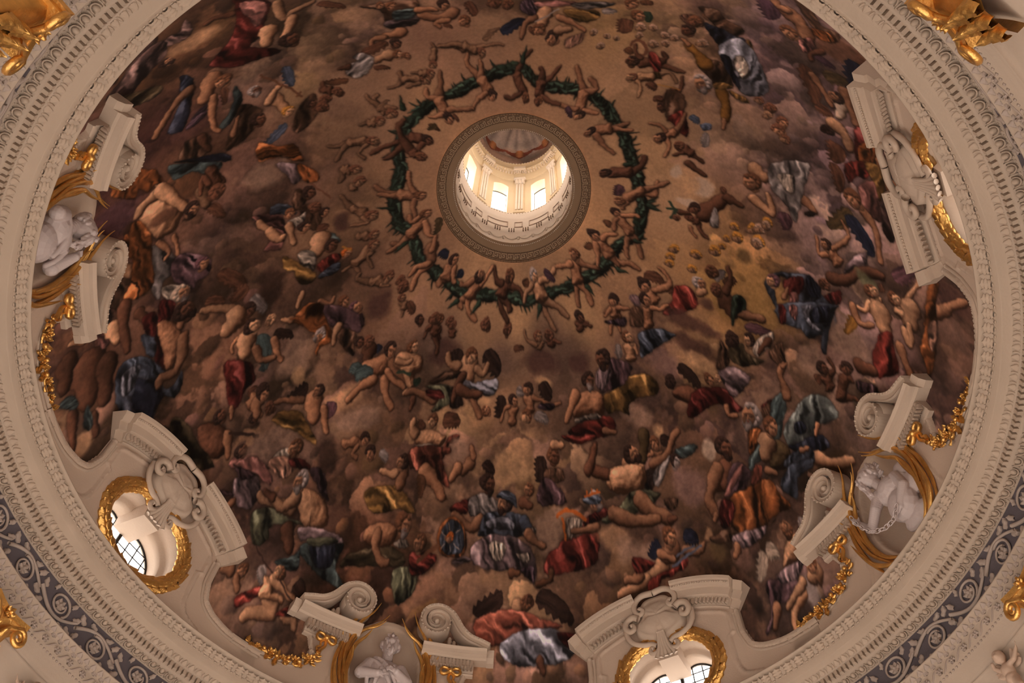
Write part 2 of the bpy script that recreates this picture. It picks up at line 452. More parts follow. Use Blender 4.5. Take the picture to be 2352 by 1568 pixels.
def wing(c, x0, y0, x1, y1, wd):
    A = np.array([x0, y0]); B = np.array([x1, y1]); d = B - A; L = np.hypot(*d) + 1e-6; d /= L; n = np.array([-d[1], d[0]])
    out = [A - n * wd * .12, A - n * wd * .42 + d * L * .12, A - n * wd * .5 + d * L * .45, A - n * wd * .34 + d * L * .8, B]
    for j in range(5):
        t = .92 - j * .19
        out += [A + n * wd * (.50 - .30 * abs(t - .45)) + d * L * t, A + n * wd * (.30 - .2 * abs(t - .45)) + d * L * (t - .08)]
    out += [A + n * wd * .2]
    P = spline(np.array(out), True, 2); W = win(P, 3)
    if W is None: return
    sl, X, Y = W; D_ = sdf(P, X, Y); a = np.clip(D_ + 0.6, 0, 1)
    per = ((X - x0) * n[0] + (Y - y0) * n[1]); al = (X - x0) * d[0] + (Y - y0) * d[1]
    st = np.clip((nsamp(al / (L * .45) + x0 * .1, per / max(wd * .11, 1.8)) - .5) * 1.8 + .5, 0, 1)
    s = (0.62 + 0.5 * st) * (0.7 + 0.35 * np.clip(D_ / 3, 0, 1)) * (1.05 - .3 * np.clip(al / L, 0, 1))
    over(sl, a, np.asarray(c, np.float32) * s[..., None])
def cloud(c, x, y, rx, ry, hard=1.0):
    W = win(np.array([[x, y]]), max(rx, ry) * 2.4)
    if W is None: return
    sl, X, Y = W
    e = np.hypot((X - x) / rx, (Y - y) / ry) + (N_WARP[sl] - 0.5) * 1.1 + (N_CL[sl] - .5) * 0.8
    a = np.clip((1.15 - e) * 1.7 * hard, 0, 0.8)
    over(sl, a.astype(np.float32), np.asarray(c, np.float32) * (0.85 + 0.3 * N_CL[sl])[..., None])

CHUB = 1.0
TX, TY, TS = 0.0, 0.0, 1.0
def pix(v):
    a = np.array(v, float).reshape(-1, 2)
    return a / TS + np.array([TX, TY])
def place(v):
    """tile numbers -> chart points and the local scale"""
    a = pix(v)
    q = tc(np.vstack([a, a.mean(0), a.mean(0) + [6, 0], a.mean(0) + [0, 6]]))
    sc = math.sqrt(abs(np.linalg.det(np.stack([q[-2] - q[-3], q[-1] - q[-3]])))) / 6
    return q[:-3], sc / TS
def paint(txt):
    global TX, TY, TS
    for ln in txt.replace(';', '\n').split('\n'):
        f = ln.split()
        if not f: continue
        o = f[0]
        if o == 'T': TX, TY, TS = float(f[1]), float(f[2]), float(f[3]); continue
        if o == 'F':
            segs = ' '.join(f[1:]).split('//'); arms = segs[0].split('/'); legs = segs[1].split('/') if len(segs) > 1 else []
            hd = arms[0].split(); arms = arms[1:]
            sk, hr = PAL[hd[0]], PAL[hd[1]]; hx, hy, r, ang, bx, by = map(float, hd[2:8])
            L = math.hypot(bx - hx, by - hy) + 1e-6; ux, uy = (bx - hx) / L, (by - hy) / L
            nx, ny = hx + ux * r * 1.25, hy + uy * r * 1.25
            px_, py_ = -uy, ux
            for g in legs:
                v = [float(t) for t in g.split()]
                if not v: continue
                P, s = place([bx, by] + v); limb(np.array(sk) * .95, r * .56 * s * CHUB, P, .5)
            sh_, ws_, hp_ = r * 1.0, r * .68 * CHUB, r * .80 * CHUB; mx, my = (nx * .4 + bx * .6), (ny * .4 + by * .6)
            P, s = place([hx + ux * r * .7, hy + uy * r * .7, nx + px_ * sh_, ny + py_ * sh_, mx + px_ * ws_, my + py_ * ws_, bx + px_ * hp_, by + py_ * hp_, bx + ux * r * .5, by + uy * r * .5,
                          bx - px_ * hp_, by - py_ * hp_, mx - px_ * ws_, my - py_ * ws_, nx - px_ * sh_, ny - py_ * sh_]); body(sk, P)
            for g in arms:
                v = [float(t) for t in g.split()]
                if not v: continue
                sg = 1 if (v[0] - nx) * px_ + (v[1] - ny) * py_ > 0 else -1
                P, s = place([nx + sg * px_ * r * .7, ny + sg * py_ * r * .7] + v); limb(np.array(sk) * 1.05, r * .40 * s * CHUB, P, .6)
            P, s = place([hx, hy]); head(sk, hr, P[0, 0], P[0, 1], r * s, ang)
        elif o == 'p':
            P, s = place([float(t) for t in f[3:]]); cloth(PAL[f[1]], float(f[2]), P)
        elif o == 'P':                                              # body mass with little folding
            P, s = place([float(t) for t in f[3:]]); body(np.array(PAL[f[1]]) * 1.05, P)
        elif o == 'l':
            P, s = place([float(t) for t in f[3:]]); limb(PAL[f[1]], float(f[2]) * s * .86, P)
        elif o == 's':
            P, s = place([float(t) for t in f[3:]]); limb(PAL[f[1]], max(float(f[2]) * s, .7), P, 1.0, False)
        elif o == 'h':
            P, s = place([float(f[3]), float(f[4])]); head(PAL[f[1]], PAL[f[2]], P[0, 0], P[0, 1], float(f[5]) * s, float(f[6]), PAL[f[7]] if len(f) > 7 else None)
        elif o == 'w':
            P, s = place([float(t) for t in f[2:6]]); wing(PAL[f[1]], *P[0], *P[1], float(f[6]) * s)
        elif o == 'c':
            P, s = place([float(f[2]), float(f[3])]); cloud(PAL[f[1]], P[0, 0], P[0, 1], float(f[4]) * s, float(f[5]) * s)
FIG = '''
T 230 0 4.182
c a 900 400 260 120;c O 300 1000 160 100
p D 130 560 350 400 480 180 800 60 960 180 1050 300 900 420 720;p O 150 180 1060 200 930 420 860 600 820 540 930 300 1040
p U 60 820 180 880 260 830 370 640 440 650 360 760 300;p U 120 620 380 640 520 520 640 420 760 300 860 200 800 260 700 400 520;h m d 650 585 55 -20 d
l n 40 1280 130 1100 170 1020 230
p R 60 1290 60 1300 0 1620 0 1600 150 1560 330 1450 450 1740 480 1560 560 1300 640 1100 640 1040 620 1130 520 1250 380 1310 220;p q 60 1330 30 1590 20 1560 200 1490 260 1420 180
l k 90 1620 300 1600 420;l k 50 1700 30 1760 180 1850 110 2050 20;l k 60 1840 180 1800 300 1760 400;h n d 1830 380 85 -20
p v 110 760 740 880 740 900 840 860 1100 780 1260 640 1290 720 1100 780 950;l m 55 860 860 740 980 620 1160 530 1320;p P 150 900 1120 1060 960 1000 1130 820 1250
w n 1190 830 1190 1010 80;l m 105 1080 760 1000 960;l m 45 1090 930 1070 1080 1100 1220 1150 1250;h m w 1180 780 75 160
p t 120 1300 820 1360 900 1330 1060 1200 1230 1150 1200 1250 1050;h n g 1490 870 60 0 g;p w 120 1360 1000 1560 1060 1460 1260 1240 1440 1200 1400 1280 1200;h n d 1530 1150 75 0;l m 30 1280 1300 1310 1180 1330 1120
w b 1760 640 1850 840 110;w b 1790 1190 1580 1400 110;l k 75 1680 950 1780 1040;l k 45 1610 990 1680 860 1740 820;s w 9 1540 720 1930 920;s w 8 1890 920 1930 880;h k y 1810 1070 58 30
p w 100 1960 950 2080 900 2080 1100 1900 1280 1860 1150;h n d 2040 1000 50 0;p o 20 1520 1380 1700 1400 1860 1380 1960 1540 1700 1500 1530 1560
p w 100 820 1360 1060 1300 1000 1500 780 1560;p v 20 720 1560 1000 1500 1230 1480 1200 1560;l n 50 980 1320 1040 1450
T 730 0 4.182
w n 0 40 280 60 90;p w 20 400 60 620 20 960 0 940 200 700 260 640 200 600 100;p u 10 640 210 960 150 940 230 700 270;p t 0 720 110 940 90 900 180 740 200
h m w 700 60 48 20;h m w 600 50 40 40;w n 1420 20 1520 150 120;w n 1200 240 1310 270 60;l m 65 1300 120 1160 170 990 150;l m 40 960 100 1130 90;h m d 1210 50 58 40;h m w 1400 210 58 150;l m 35 1250 190 1130 220 1170 265
l m 65 800 310 640 350;l m 40 640 360 530 380 520 460;w n 420 530 680 400 110;h n d 760 420 55 40;l k 70 690 520 560 580;h k w 780 520 48 0;h m w 860 540 42 0;w n 540 660 700 640 60;p g 140 330 540 420 510 540 560 500 680 390 760 270 700 300 620 380 590;l n 35 300 640 200 660
F x n 1460 480 42 170 1330 440//1200 440 1160 430;F x n 1580 505 48 20 1400 440/1660 420 1790 430//1220 430 1150 450;w x 1580 380 1760 260 60;F x n 1110 620 45 60 1120 480//1090 420;F x n 1040 770 50 40 830 760/860 840//760 830 690 840/800 720 790 680;F x n 1090 710 42 20 980 700//900 700
F x n 710 1100 55 60 600 1040/750 1040//540 960 590 910/500 960 480 920;F x n 610 1170 52 30 480 1180//400 1200;F x n 540 1360 55 -20 300 1370/400 1460 460 1520//180 1410 90 1400/210 1480 180 1540
w w 300 770 60 800 90;F n n 190 890 50 120 60 860//40 790;h n n 80 960 52 60;h n n 40 1040 58 90;w x 560 1060 700 960 60
w v 1770 310 2000 190 110;l m 45 2080 160 1990 230 1960 350;p P 60 1950 20 2080 0 2090 130 1960 120;h n w 1700 30 62 60;h n w 1830 40 55 60;w n 2030 260 2090 330 60
T 1230 0 4.182
p q 10 0 10 370 10 340 50 120 70 0 50;p g 0 370 30 740 20 700 60 480 90 390 70;p y 10 280 90 560 100 620 160 540 210 330 180;l k 85 90 120 60 230;l m 40 220 170 380 230 470 290;h m d 160 370 72 120;l k 60 220 300 330 280;p Q 100 280 390 460 310 440 400 310 460;s g 8 0 200 230 90;h m w 30 290 60 120
h m w 930 40 62 20;w e 1060 110 1100 220 80;w n 860 180 850 320 170;h m w 990 160 64 0;w w 1050 0 1060 60 130;w g 640 120 780 100 90
h x c 560 310 32 90;h x c 680 350 32 90;h x c 770 365 28 90;h x c 620 450 38 60;h x c 1000 350 38 60;h x c 1130 430 42 60;h x c 1250 340 42 60;h x c 1340 370 42 60;h x c 1250 420 36 60;h x c 1600 420 48 60;h x c 1020 270 50 60;h x c 1140 270 40 60
p n 60 1380 150 1500 140 1620 200 1600 260 1450 230;h n d 1460 290 68 150;h n w 1530 210 60 60;h m w 1690 150 74 60;p w 120 1560 60 1740 90 1820 180 2010 300 1880 350 1690 210;p v 100 1620 230 1750 260 1900 340 2030 390 1960 460 1760 430
p y 90 2040 380 2090 420 2090 560 2060 500;p y 80 1850 880 1960 900 2070 990 1960 960
p w 90 1560 600 1750 590 1850 700 1900 850 1740 840 1640 720;l y 70 1640 620 1560 520 1480 440;l m 28 1480 430 1420 370;l y 65 1780 880 1830 1000 1820 1140;l m 28 1810 1150 1800 1240
p G 100 1790 400 1960 370 2080 470 2180 640 2240 880 2060 930 1960 860 1860 680 1770 520;p v 80 1780 540 1850 700 1960 860 1920 700 1850 540;p i 90 1890 560 1990 540 2060 700 1990 760 1930 660
p y 120 1740 790 1890 820 1860 860 1720 850;h m g 1600 800 88 150 g
s n 14 910 440 930 400 980 390 1040 420 1065 470 1040 515 1000 520;w w 860 470 930 520 80;F n d 930 590 60 180 1150 600/960 500 960 430//1300 650 1430 700/1250 560 1220 500;p r 60 1080 500 1170 530 1200 640 1160 720 1100 600;F a n 920 740 50 180 1130 740/1020 830 990 930//1280 690 1350 790;p y 60 1130 690 1180 700 1200 760 1150 750
w n 1130 960 1260 960 80;w n 1080 790 1160 870 80;F n d 1210 1030 50 150 1330 870/1180 960//1400 870 1410 740;p w 90 1250 870 1430 900 1440 1010 1380 1140 1260 1160 1250 1000;s y 5 1170 820 1390 860
p r 80 1270 1130 1420 1060 1470 1230 1450 1320 1330 1210;F m d 1190 1320 58 170 1340 1280/1200 1210 1110 1190/1290 1400 1250 1500//1400 1180 1440 1090;F n n 1380 1400 50 170 1500 1480/1330 1480//1600 1560
w b 1490 1110 1590 1190 80;h b b 1640 1230 45 90;w g 1640 1280 1620 1420 80
T 1680 0 4.182
c w 1050 480 200 140;p w 40 600 0 760 80 860 240 1040 330 990 420 850 350 720 180;w P 320 0 400 200 190;l m 95 560 130 680 250 740 380;l m 50 520 100 450 60 410 0;h m w 560 320 82 110;p o 40 760 260 960 330 1000 400 900 400 800 340;p q 60 650 400 760 360 810 470 700 510;w P 790 540 1010 660 100;l n 35 880 500 770 520 770 580
w n 680 620 830 1010 170;w n 800 1000 990 1140 130;w v 1180 590 1180 900 200;w v 1170 870 1330 1070 180;w O 900 750 1120 780 150;l m 42 770 720 870 850 960 1010;l i 72 1060 1000 1040 1120;l m 60 1090 880 1140 1020 1200 1200;h m d 1000 930 66 200
p D 70 1280 850 1380 780 1480 1200 1550 1400 1500 1450 1350 1250 1230 1120;l n 60 1400 1050 1380 1160 1450 1250;h n d 1260 1110 55 60
p R 70 1200 1220 1330 1290 1480 1480 1510 1568 1230 1568 1180 1400;p o 80 1240 1380 1380 1400 1400 1560 1230 1560;l k 82 980 1190 1080 1290 1130 1420;h d d 910 1240 58 200;w n 990 1360 1000 1568 200
h x n 350 1050 52 150;h n n 380 1040 52 60;h x x 340 1110 46 60;h m n 490 1180 60 30;h m n 450 1250 60 100;h x n 510 1340 55 90;h x n 265 970 40 60
T 130 375 4.182
c p 560 560 190 180;p t 0 1090 20 1260 0 1580 0 1500 100 1300 90 1150 160 1080 90
p o 100 560 200 700 60 800 40 900 60 960 60 1050 210 960 200 880 280 780 250 740 340 530 320;P k 100 950 210 1100 260 1220 340 1240 420 1180 560 1120 660 960 730 880 640 800 540 860 420 960 330;c n 1010 520 110 60;l k 75 1000 270 920 330 830 410 780 500;l k 82 1010 250 1140 350 1230 420;h m d 1310 440 78 40 d
p w 90 480 1080 740 1050 650 1380 480 1340;l k 100 480 1060 600 1010 720 1050;p g 80 920 780 1030 820 1150 900 1100 1080 1020 1130 1000 1300 910 1220 920 900;p o 80 750 560 830 560 900 680 920 900 930 1150 800 1280 650 1300 700 1150 740 960 680 870 700 680;p o 80 590 920 660 690 700 700 650 950;l m 35 980 760 1080 850 1050 920;l m 32 1130 700 1150 780 1180 900
p p 60 1120 940 1240 860 1420 880 1490 960 1440 1080 1350 1130 1310 1200 1180 1160 1100 1100;h m p 1400 960 66 20;w n 1450 420 1620 500 120;l x 72 1400 260 1440 400;F n n 1540 280 80 60 1480 60/1400 130 1390 300//1540 130 1600 170
p i 60 1020 1180 1280 1180 1200 1340 1060 1300;h m i 1200 1250 92 0 g;p R 100 1000 1320 1140 1350 1060 1560 980 1560;h n d 1240 1430 92 0 d
w n 1550 1060 1830 1190 170;w n 1830 1170 1680 1340 150;w n 1430 1340 1620 1320 130;l k 110 1780 1460 1700 1560;l k 55 1730 1410 1540 1400 1400 1410;w g 1870 1290 2010 1420 130;h n d 1850 1410 72 60
T 560 375 4.182
c c 200 120 260 150;p u 80 300 0 520 0 560 130 470 210 420 120;p o 80 520 0 680 60 730 150 620 190 540 120;p w 60 490 260 600 300 560 440 480 420;h n d 640 280 66 20;s n 7 650 190 830 320;s n 11 790 290 830 320
p q 50 80 520 330 490 400 580 400 700 340 830 200 840 260 720 200 620;p b 0 250 420 370 380 480 420 500 490 300 490 250 500;l k 50 330 720 220 640 140 570;l k 55 250 660 330 730 380 700;h m w 450 480 52 60;p w 70 540 420 700 390 760 500 700 640 600 600;h n n 690 420 60 20;h m d 780 470 52 20;w n 700 660 820 580 100;p i 60 420 560 540 500 600 470 560 560 480 620;l k 50 440 600 470 700 490 770;h m d 590 610 60 20
p t 20 680 670 880 670 920 760 780 710;l k 115 740 740 700 860;h n d 850 790 62 30;p i 40 520 860 640 830 700 920 660 1040 560 990;p r 70 700 980 880 850 930 920 760 1050;h m o 990 860 52 20;s y 8 940 800 1020 830;p b 20 720 1080 850 970 940 960 900 1050 740 1110;p y 30 370 900 520 950 690 1060 650 1150 530 1160 490 1050 380 1020
F x n 1080 60 58 30 960 60//930 180;F x n 1110 180 52 60 1040 240;F x n 1240 510 60 30 1050 430/1190 580 1040 600//960 340 930 310;F x n 1250 690 52 0 1090 700;F x n 1260 780 52 20 1060 970/1200 880 1240 990//960 1040/1100 1050;F x n 1390 1100 56 60 1220 1140/1400 1170//1100 1110 1120 1060;F n n 1510 1120 46 60 1530 1200;h n n 1530 1190 58 120;F x n 1530 1290 40 0 1540 1400//1520 1480;w n 1580 1340 1640 1440 90
c d 270 1160 130 150;c D 1300 1380 140 170;c D 940 560 80 120
l k 40 560 1260 510 1380;p o 40 450 1500 640 1340 740 1400 800 1568 700 1568 480 1540;p p 60 770 1440 900 1400 1130 1440 1140 1568 830 1568;l m 35 730 1330 830 1350 870 1290;h m w 960 1340 62 30;h m p 1080 1390 72 -30;l k 35 460 1500 380 1490
T 1300 375 4.182
c z 1200 190 210 190;c i 1060 90 50 90;c i 1310 240 110 110;c i 1180 380 140 40;c z 1160 200 100 100
l n 95 1330 490 1520 340;l n 50 1560 340 1690 410;w n 1490 240 1540 300 70;h n d 1240 440 58 60;p g 70 1420 430 1470 470 1470 620 1390 600;F n n 1180 520 46 100 1270 560//1300 660 1360 720;l n 35 1090 460 1180 480;l m 22 1200 620 1250 710;s e 12 970 430 1050 440;s e 12 1000 370 1040 430;s e 12 1010 520 1060 440;h n n 1060 520 35 60;l n 40 1180 0 1250 60 1340 120
h x y 1620 620 42 60;h x y 1790 640 56 60;h x y 1650 720 56 60;h x y 1540 730 36 60;h x y 1500 800 36 60;h x y 1430 840 56 60;h x y 1250 880 50 60;h x y 1040 830 46 60;h x y 1010 900 40 60;h x y 1000 970 46 60;h x y 1220 1020 46 60;h x y 1850 760 60 60;h x y 1930 580 52 60;c O 1720 900 90 80
w g 1430 1130 1520 1020 80;h n w 1390 1040 62 180
w n 760 1080 950 1130 130;w n 930 1150 1030 1250 100;F m d 760 1180 72 30 860 1330/1000 1160 960 1060 900 1010;p r 40 1020 1200 1100 1160 1200 1200 1280 1340 1130 1440 960 1460 940 1390 1010 1300;w n 1520 1180 1630 1100 120;h m g 1290 1160 62 -30;l k 50 1290 1240 1340 1230;c D 1350 1360 90 70;l n 105 1540 1330 1600 1440;l n 45 1540 1240 1580 1100 1560 1000;h n n 1440 1220 62 120;l m 62 1680 1440 1800 1480 1890 1490;p e 90 1610 1280 1710 1290 1720 1400 1630 1460 1600 1568 1580 1500
c D 1200 1530 320 90;w u 630 1260 700 1380 100;F m d 760 1310 62 0 800 1568/900 1400 980 1360;p w 60 620 1390 730 1390 740 1560 620 1560;F m d 470 1310 52 60 500 1480/380 1430;p P 90 480 1500 570 1480 560 1568 480 1568;F n d 130 1470 46 0 140 1568/210 1530
T 1730 375 4.182
w p 270 470 330 640 160;l m 60 480 340 590 470;l k 90 20 60 120 150;p g 70 180 0 530 0 520 140 470 300 440 440 420 580 370 520 340 430 220 300 160 180;p i 80 240 100 400 130 380 280 300 240;l k 48 0 330 130 450 190 490 140 300;h m w -20 180 88 150;p d 60 500 460 600 480 590 520 500 500
w n 770 0 845 285 140;p b 100 1310 20 1420 60 1480 280 1420 290 1330 150;l m 60 1230 0 1290 200 1360 400;l m 55 1330 200 1440 350 1500 480;p r 60 880 0 1110 0 1100 160 1000 130 920 200;p y 90 1060 0 1200 20 1260 260 1210 380 1160 200;p D 40 1240 420 1400 400 1550 640 1390 620 1340 760 1250 640;w O 940 460 720 620 170;w v 900 500 1165 905 180;p q 80 1010 220 1150 180 1200 300 1230 560 1130 500 1060 420;l m 48 1060 460 1170 620 1210 860 1230 960;h m w 960 350 88 100
p u 140 900 960 1080 860 1060 1010 880 1060;F m d 690 780 62 150 820 960/920 700 840 560/640 880 600 700;l n 70 760 1100 900 1120 1060 1040 1240 1090;h n n 680 1160 62 200;p R 60 680 1290 840 1220 840 1350 720 1370;c E 1080 1120 120 70
p b 100 110 1140 200 1060 400 1060 540 1080 650 1250 760 1400 790 1568 430 1568 440 1300 380 1150 250 1090 200 1200 230 1400 130 1240;p v 60 520 1080 640 1200 640 1300 520 1260;p R 90 310 1110 470 1090 480 1200 380 1290 290 1160;p q 80 370 1250 430 1260 430 1510 350 1420;p R 90 240 1400 310 1390 310 1530 250 1500;h k p 185 1140 68 160;l m 30 300 1290 340 1200;p G 90 480 1360 560 1330 600 1420 540 1560 470 1500
c D 1900 1300 200 220;w p 1360 1120 1560 1040 160;w n 1210 1150 1240 1250 90;F k w 1150 1240 72 -60 1220 1500/1080 1420 1010 1390;F k w 1370 1310 68 -60 1500 1540/1530 1230 1600 1130 1540 930;l m 62 1740 1440 1900 1390 2040 1330;p o 95 1700 1130 1780 1160 1760 1350 1720 1568 1640 1568 1660 1350;h n n 1440 730 58 -90;l m 42 1500 900 1530 800
h x c 60 640 52 60;h x c 40 780 52 60;h x c 120 600 42 60
T 130 700 4.182
c a 60 1000 90 200;c n 300 760 260 260;c a 230 1330 120 120;l n 200 300 600 300 900;l n 120 100 560 80 800;l n 115 480 560 470 900;l n 62 140 1050 160 1280 150 1400;l n 52 360 1050 380 1250;p t 20 20 970 130 860 210 960 120 1020;p t 80 300 950 350 1150 280 1200 250 1130;l k 45 260 350 130 380;p q 90 310 0 500 20 540 110 520 280 500 380 430 440 370 300 330 150;l k 90 540 220 580 340;l n 75 660 0 640 200 680 430;l n 60 790 70 850 130
p R 90 830 120 960 90 980 300 1050 460 1040 620 940 560 960 400 860 250;P m 100 980 160 1120 150 1210 280 1180 420 1150 560 1050 620 1020 480 980 300;p b 80 640 560 760 500 900 520 1040 640 980 700 1040 800 1130 760 1200 640 1210 760 1130 890 1040 880 970 980 940 1080 890 1180 800 1050 700 1060 590 1020 560 740;p v 90 780 700 920 720 1030 860 960 980 900 1170 840 1090 720 980 760 800;p G 90 660 640 800 590 770 700 730 820 640 880 620 760;p b 70 820 280 950 320 940 500 870 480;l m 72 1210 320 1200 480 1140 640 1000 700 980 780;l m 65 1190 110 1190 200;h n d 1240 50 105 -20 d
w t 2000 280 1990 640 150;l k 130 1720 120 1640 250;F m d 1880 190 62 20 1790 480/1930 500 2060 520/1690 380 1690 460;p R 90 1600 580 1700 530 1880 580 1890 740 1820 800 1740 980 1660 980 1640 760;l m 35 1680 1000 1670 1090
w n 1840 880 1920 780 80;F m d 1990 830 72 30 1860 980/1900 1020 1970 1060;h n d 1900 1090 52 0;P n 60 1350 1180 1500 1130 1640 1200 1680 1330 1560 1470 1420 1430;h n d 1570 1070 72 -30;l m 60 1640 1250 1650 1450;p w 60 930 1150 1080 1180 1080 1420 960 1280;p O 60 1110 1090 1250 1130 1380 1350 1520 1560 1220 1568 1100 1300;s d 12 1660 1230 1940 1260;p q 20 1700 1470 1900 1430 2060 1480 2060 1568 1680 1568;h n d 1780 1400 66 -20
T 560 700 4.182
c c 480 480 220 180;c z 520 700 70 90;c a 980 900 300 120;c c 1100 1080 300 130;c c 300 1300 260 140
p o 30 440 130 560 100 640 0 760 0 800 180 850 250 840 360 740 400 700 480 690 430 730 300 640 240 520 160;p p 60 760 0 1060 60 1140 180 1100 260 960 180 850 210;p w 90 920 230 1080 250 1060 420 1040 500 960 400 890 300;l k 45 910 200 870 300 860 380;h m g 730 290 60 90 g
w v 1260 450 1330 390 90;l n 92 1200 440 1180 540;h n n 1200 360 62 30;h n d 1110 360 52 20
P m 150 1110 580 1300 480 1420 470 1400 620 1280 680 1150 640;w t 1010 600 1140 660 130;w t 1060 700 1240 620 140;l m 66 1240 720 1120 800 1000 910;l m 60 1350 720 1370 880 1420 990;l m 50 1420 520 1470 630 1570 740;l m 45 1390 640 1450 730 1540 790;h m d 1410 440 72 20
l n 40 1620 900 1600 1000;l k 45 1600 800 1540 850;P k 90 1480 470 1560 440 1700 500 1710 620 1640 660 1650 780 1580 820 1520 650 1450 570;l k 36 1480 530 1550 560 1600 530;w e 1640 780 1690 690 80;s e 12 1480 640 1600 660;h k w 1630 400 62 -10
w d 610 780 430 920 150;w p 830 930 800 1100 160;p y 20 280 1080 400 1000 560 1050 640 1180 700 1360 500 1220 330 1150;l m 112 670 920 680 1080;l m 40 560 920 400 910 300 930;l m 45 760 1000 780 1150 800 1230;h m d 710 830 62 200;l m 70 120 960 130 1060;h m d 190 860 72 30;h n n 250 1000 62 120
w t 160 280 220 620 160;w d 290 270 480 290 120;l m 45 290 330 330 480 360 540;h k k 250 150 60 200;l k 112 30 330 10 480;l m 50 110 420 160 540 300 500;h k d 90 200 76 -20
h n d 1690 150 52 0;F n w 1860 150 56 90 1850 320/1760 260 1730 320//1860 420 1850 480;h n n 1980 160 46 0
c d 790 1420 120 170;F m d 1160 1300 62 60 960 1340/1040 1440 1080 1480;w g 1310 1410 1380 1500 100;h m d 1210 1430 66 120;h m d 1530 1510 66 150
w n 1720 1110 1660 1200 130;w n 1920 1110 2080 1110 160;P k 20 1620 1250 1760 1200 1940 1250 1880 1350 1700 1350;l k 50 1650 1240 1620 1180 1640 1100;p H 60 1620 1370 1880 1370 1960 1280 2080 1250 2060 1320 1950 1360 1900 1500 1920 1568 1600 1568;p i 10 1640 1340 1800 1330 1880 1370 1700 1370;h k w 1810 1130 68 150
p i 80 310 1410 440 1380 430 1500 380 1560 260 1560;h m w 490 1380 78 180 w
p w 150 1770 740 1930 650 2080 620 2060 700;p E 60 1740 780 1980 770 1990 880 1870 1020 1800 1010 1920 880;p R 30 1750 820 1900 820 1900 940 1780 900;l m 50 1820 920 1640 830 1560 850
T 980 600 4.182
c D 1150 980 280 130;c D 1450 1000 160 130;c D 150 880 160 100;c z 560 1320 130 70;c z 1120 1150 120 50
w d 560 880 700 1090 190;w d 290 850 280 990 150;l k 122 400 1010 400 1110;l k 50 300 1010 230 980 215 890;l k 45 480 1040 550 1080 590 990;l m 60 430 1250 460 1360 510 1500;p G 20 370 1130 460 1160 670 1120 680 1230 590 1300 500 1240 360 1220;h k w 425 920 72 60
p w 150 30 1150 200 1060 260 1100 100 1170;p E 60 0 1190 200 1200 260 1260 200 1380 60 1440 120 1300;p R 30 0 1230 130 1240 160 1330 30 1310;p d 60 250 1200 330 1320 350 1390 220 1390;l n 45 350 1100 290 1200 250 1330;l n 60 320 1230 430 1290 510 1270
w d 720 1290 690 1510 140;w d 1090 1180 1190 1340 150;w g 860 1240 960 1290 90;F m d 840 1340 56 0 820 1560/740 1440 710 1540;F m d 970 1230 58 90 1000 1440/1080 1330 1200 1380 1280 1360;p P 20 1080 1380 1230 1370 1190 1430 1100 1430;w g 1040 1480 1180 1540 100;h k w 960 1500 62 90;h m w 580 1430 56 -60
F n w 80 560 56 90 80 700/0 660//100 830 90 880;h n n 570 610 58 -30;h n n 770 650 58 180;w n 840 850 930 830 70;F x n 1080 720 56 0 1090 830/960 750 940 660;F n n 1170 700 52 180 1200 800/1290 770;F n n 250 620 40 90 250 720
F n d 1470 540 52 20 1470 660/1580 620;w u 1970 330 2030 420 100;F m d 1800 390 52 60 1810 520/1720 530/1940 450//1760 700/1860 680;p P 60 1720 580 1900 540 1900 620 1760 610
T 1300 750 4.182
c j 900 330 220 120;c D 1250 200 200 110;c z 1290 330 150 75;c c 700 850 180 110;c i 1370 1170 80 90;c z 900 1010 80 70
p b 30 700 60 850 20 1000 60 1050 100 880 190 800 260 720 300 700 170;w g 490 170 520 320 80;F k w 600 110 62 -40 620 320/680 260
p y 60 470 590 600 480 790 460 880 560 870 640 700 680 600 760 610 850 480 800 400 830 350 680;p p 60 400 320 560 340 640 400 560 560 420 600 330 620;p u 80 290 430 400 370 430 470 350 600 290 560;h n d 350 310 82 150 d;P m 90 110 640 280 620 360 680 340 860 120 880 60 800;l m 60 100 660 50 780 10 900;h n d 220 520 72 0 g;p r 20 20 1000 200 880 420 860 480 980 360 1060 150 1120 80 1060;p i 20 100 880 300 840 320 880 120 920;l m 40 380 1000 480 1010
w d 1080 370 1300 590 130;P n 60 1040 600 1160 560 1260 620 1240 760 1120 720 1030 660;h d d 1010 540 62 30;p R 40 1260 600 1500 590 1620 720 1700 790 1560 820 1460 740 1210 880 1170 800;h m w 1380 510 58 0;h k k 1460 500 46 180;l m 35 1540 780 1560 850 1640 840
p u 20 1460 400 1600 390 1760 470 1700 600 1600 680 1520 560;p w 70 1490 130 1560 250 1560 380 1450 400 1460 250;p O 60 1560 170 1680 160 1740 260 1900 330 1780 380 1600 350;h d d 1600 130 66 30;w p 1720 10 1990 60 110;p w 60 1980 200 2090 160 2090 400 1960 300;p i 60 1790 190 1900 80 2000 60 1960 200 1840 290;l n 40 1950 130 1860 250;h k d 1750 130 66 150
p t 90 1990 700 2090 640 2090 900 2040 1100 1800 1340 1760 1240 1960 950;p o 90 1770 980 1890 1000 1820 1200 1760 1200;p R 60 1880 770 1990 700 1960 860
l O 70 750 1030 740 1280;w d 910 1110 1040 1090 110;p t 10 1050 1180 1240 1130 1250 1200 1090 1280;F m w 850 1130 62 100 880 1240/790 1230;p d 90 760 1400 900 1330 830 1568 760 1568;P k 90 420 1370 600 1340 760 1330 740 1568 430 1568;l n 60 400 1420 240 1370 260 1230 280 1140;l m 55 840 1320 980 1230 1020 1080 1080 1000;l m 90 600 1330 620 1280;h m d 640 1220 92 -60 d;h g d 1060 1300 62 0;p g 100 830 1420 960 1280 1000 1270 890 1530
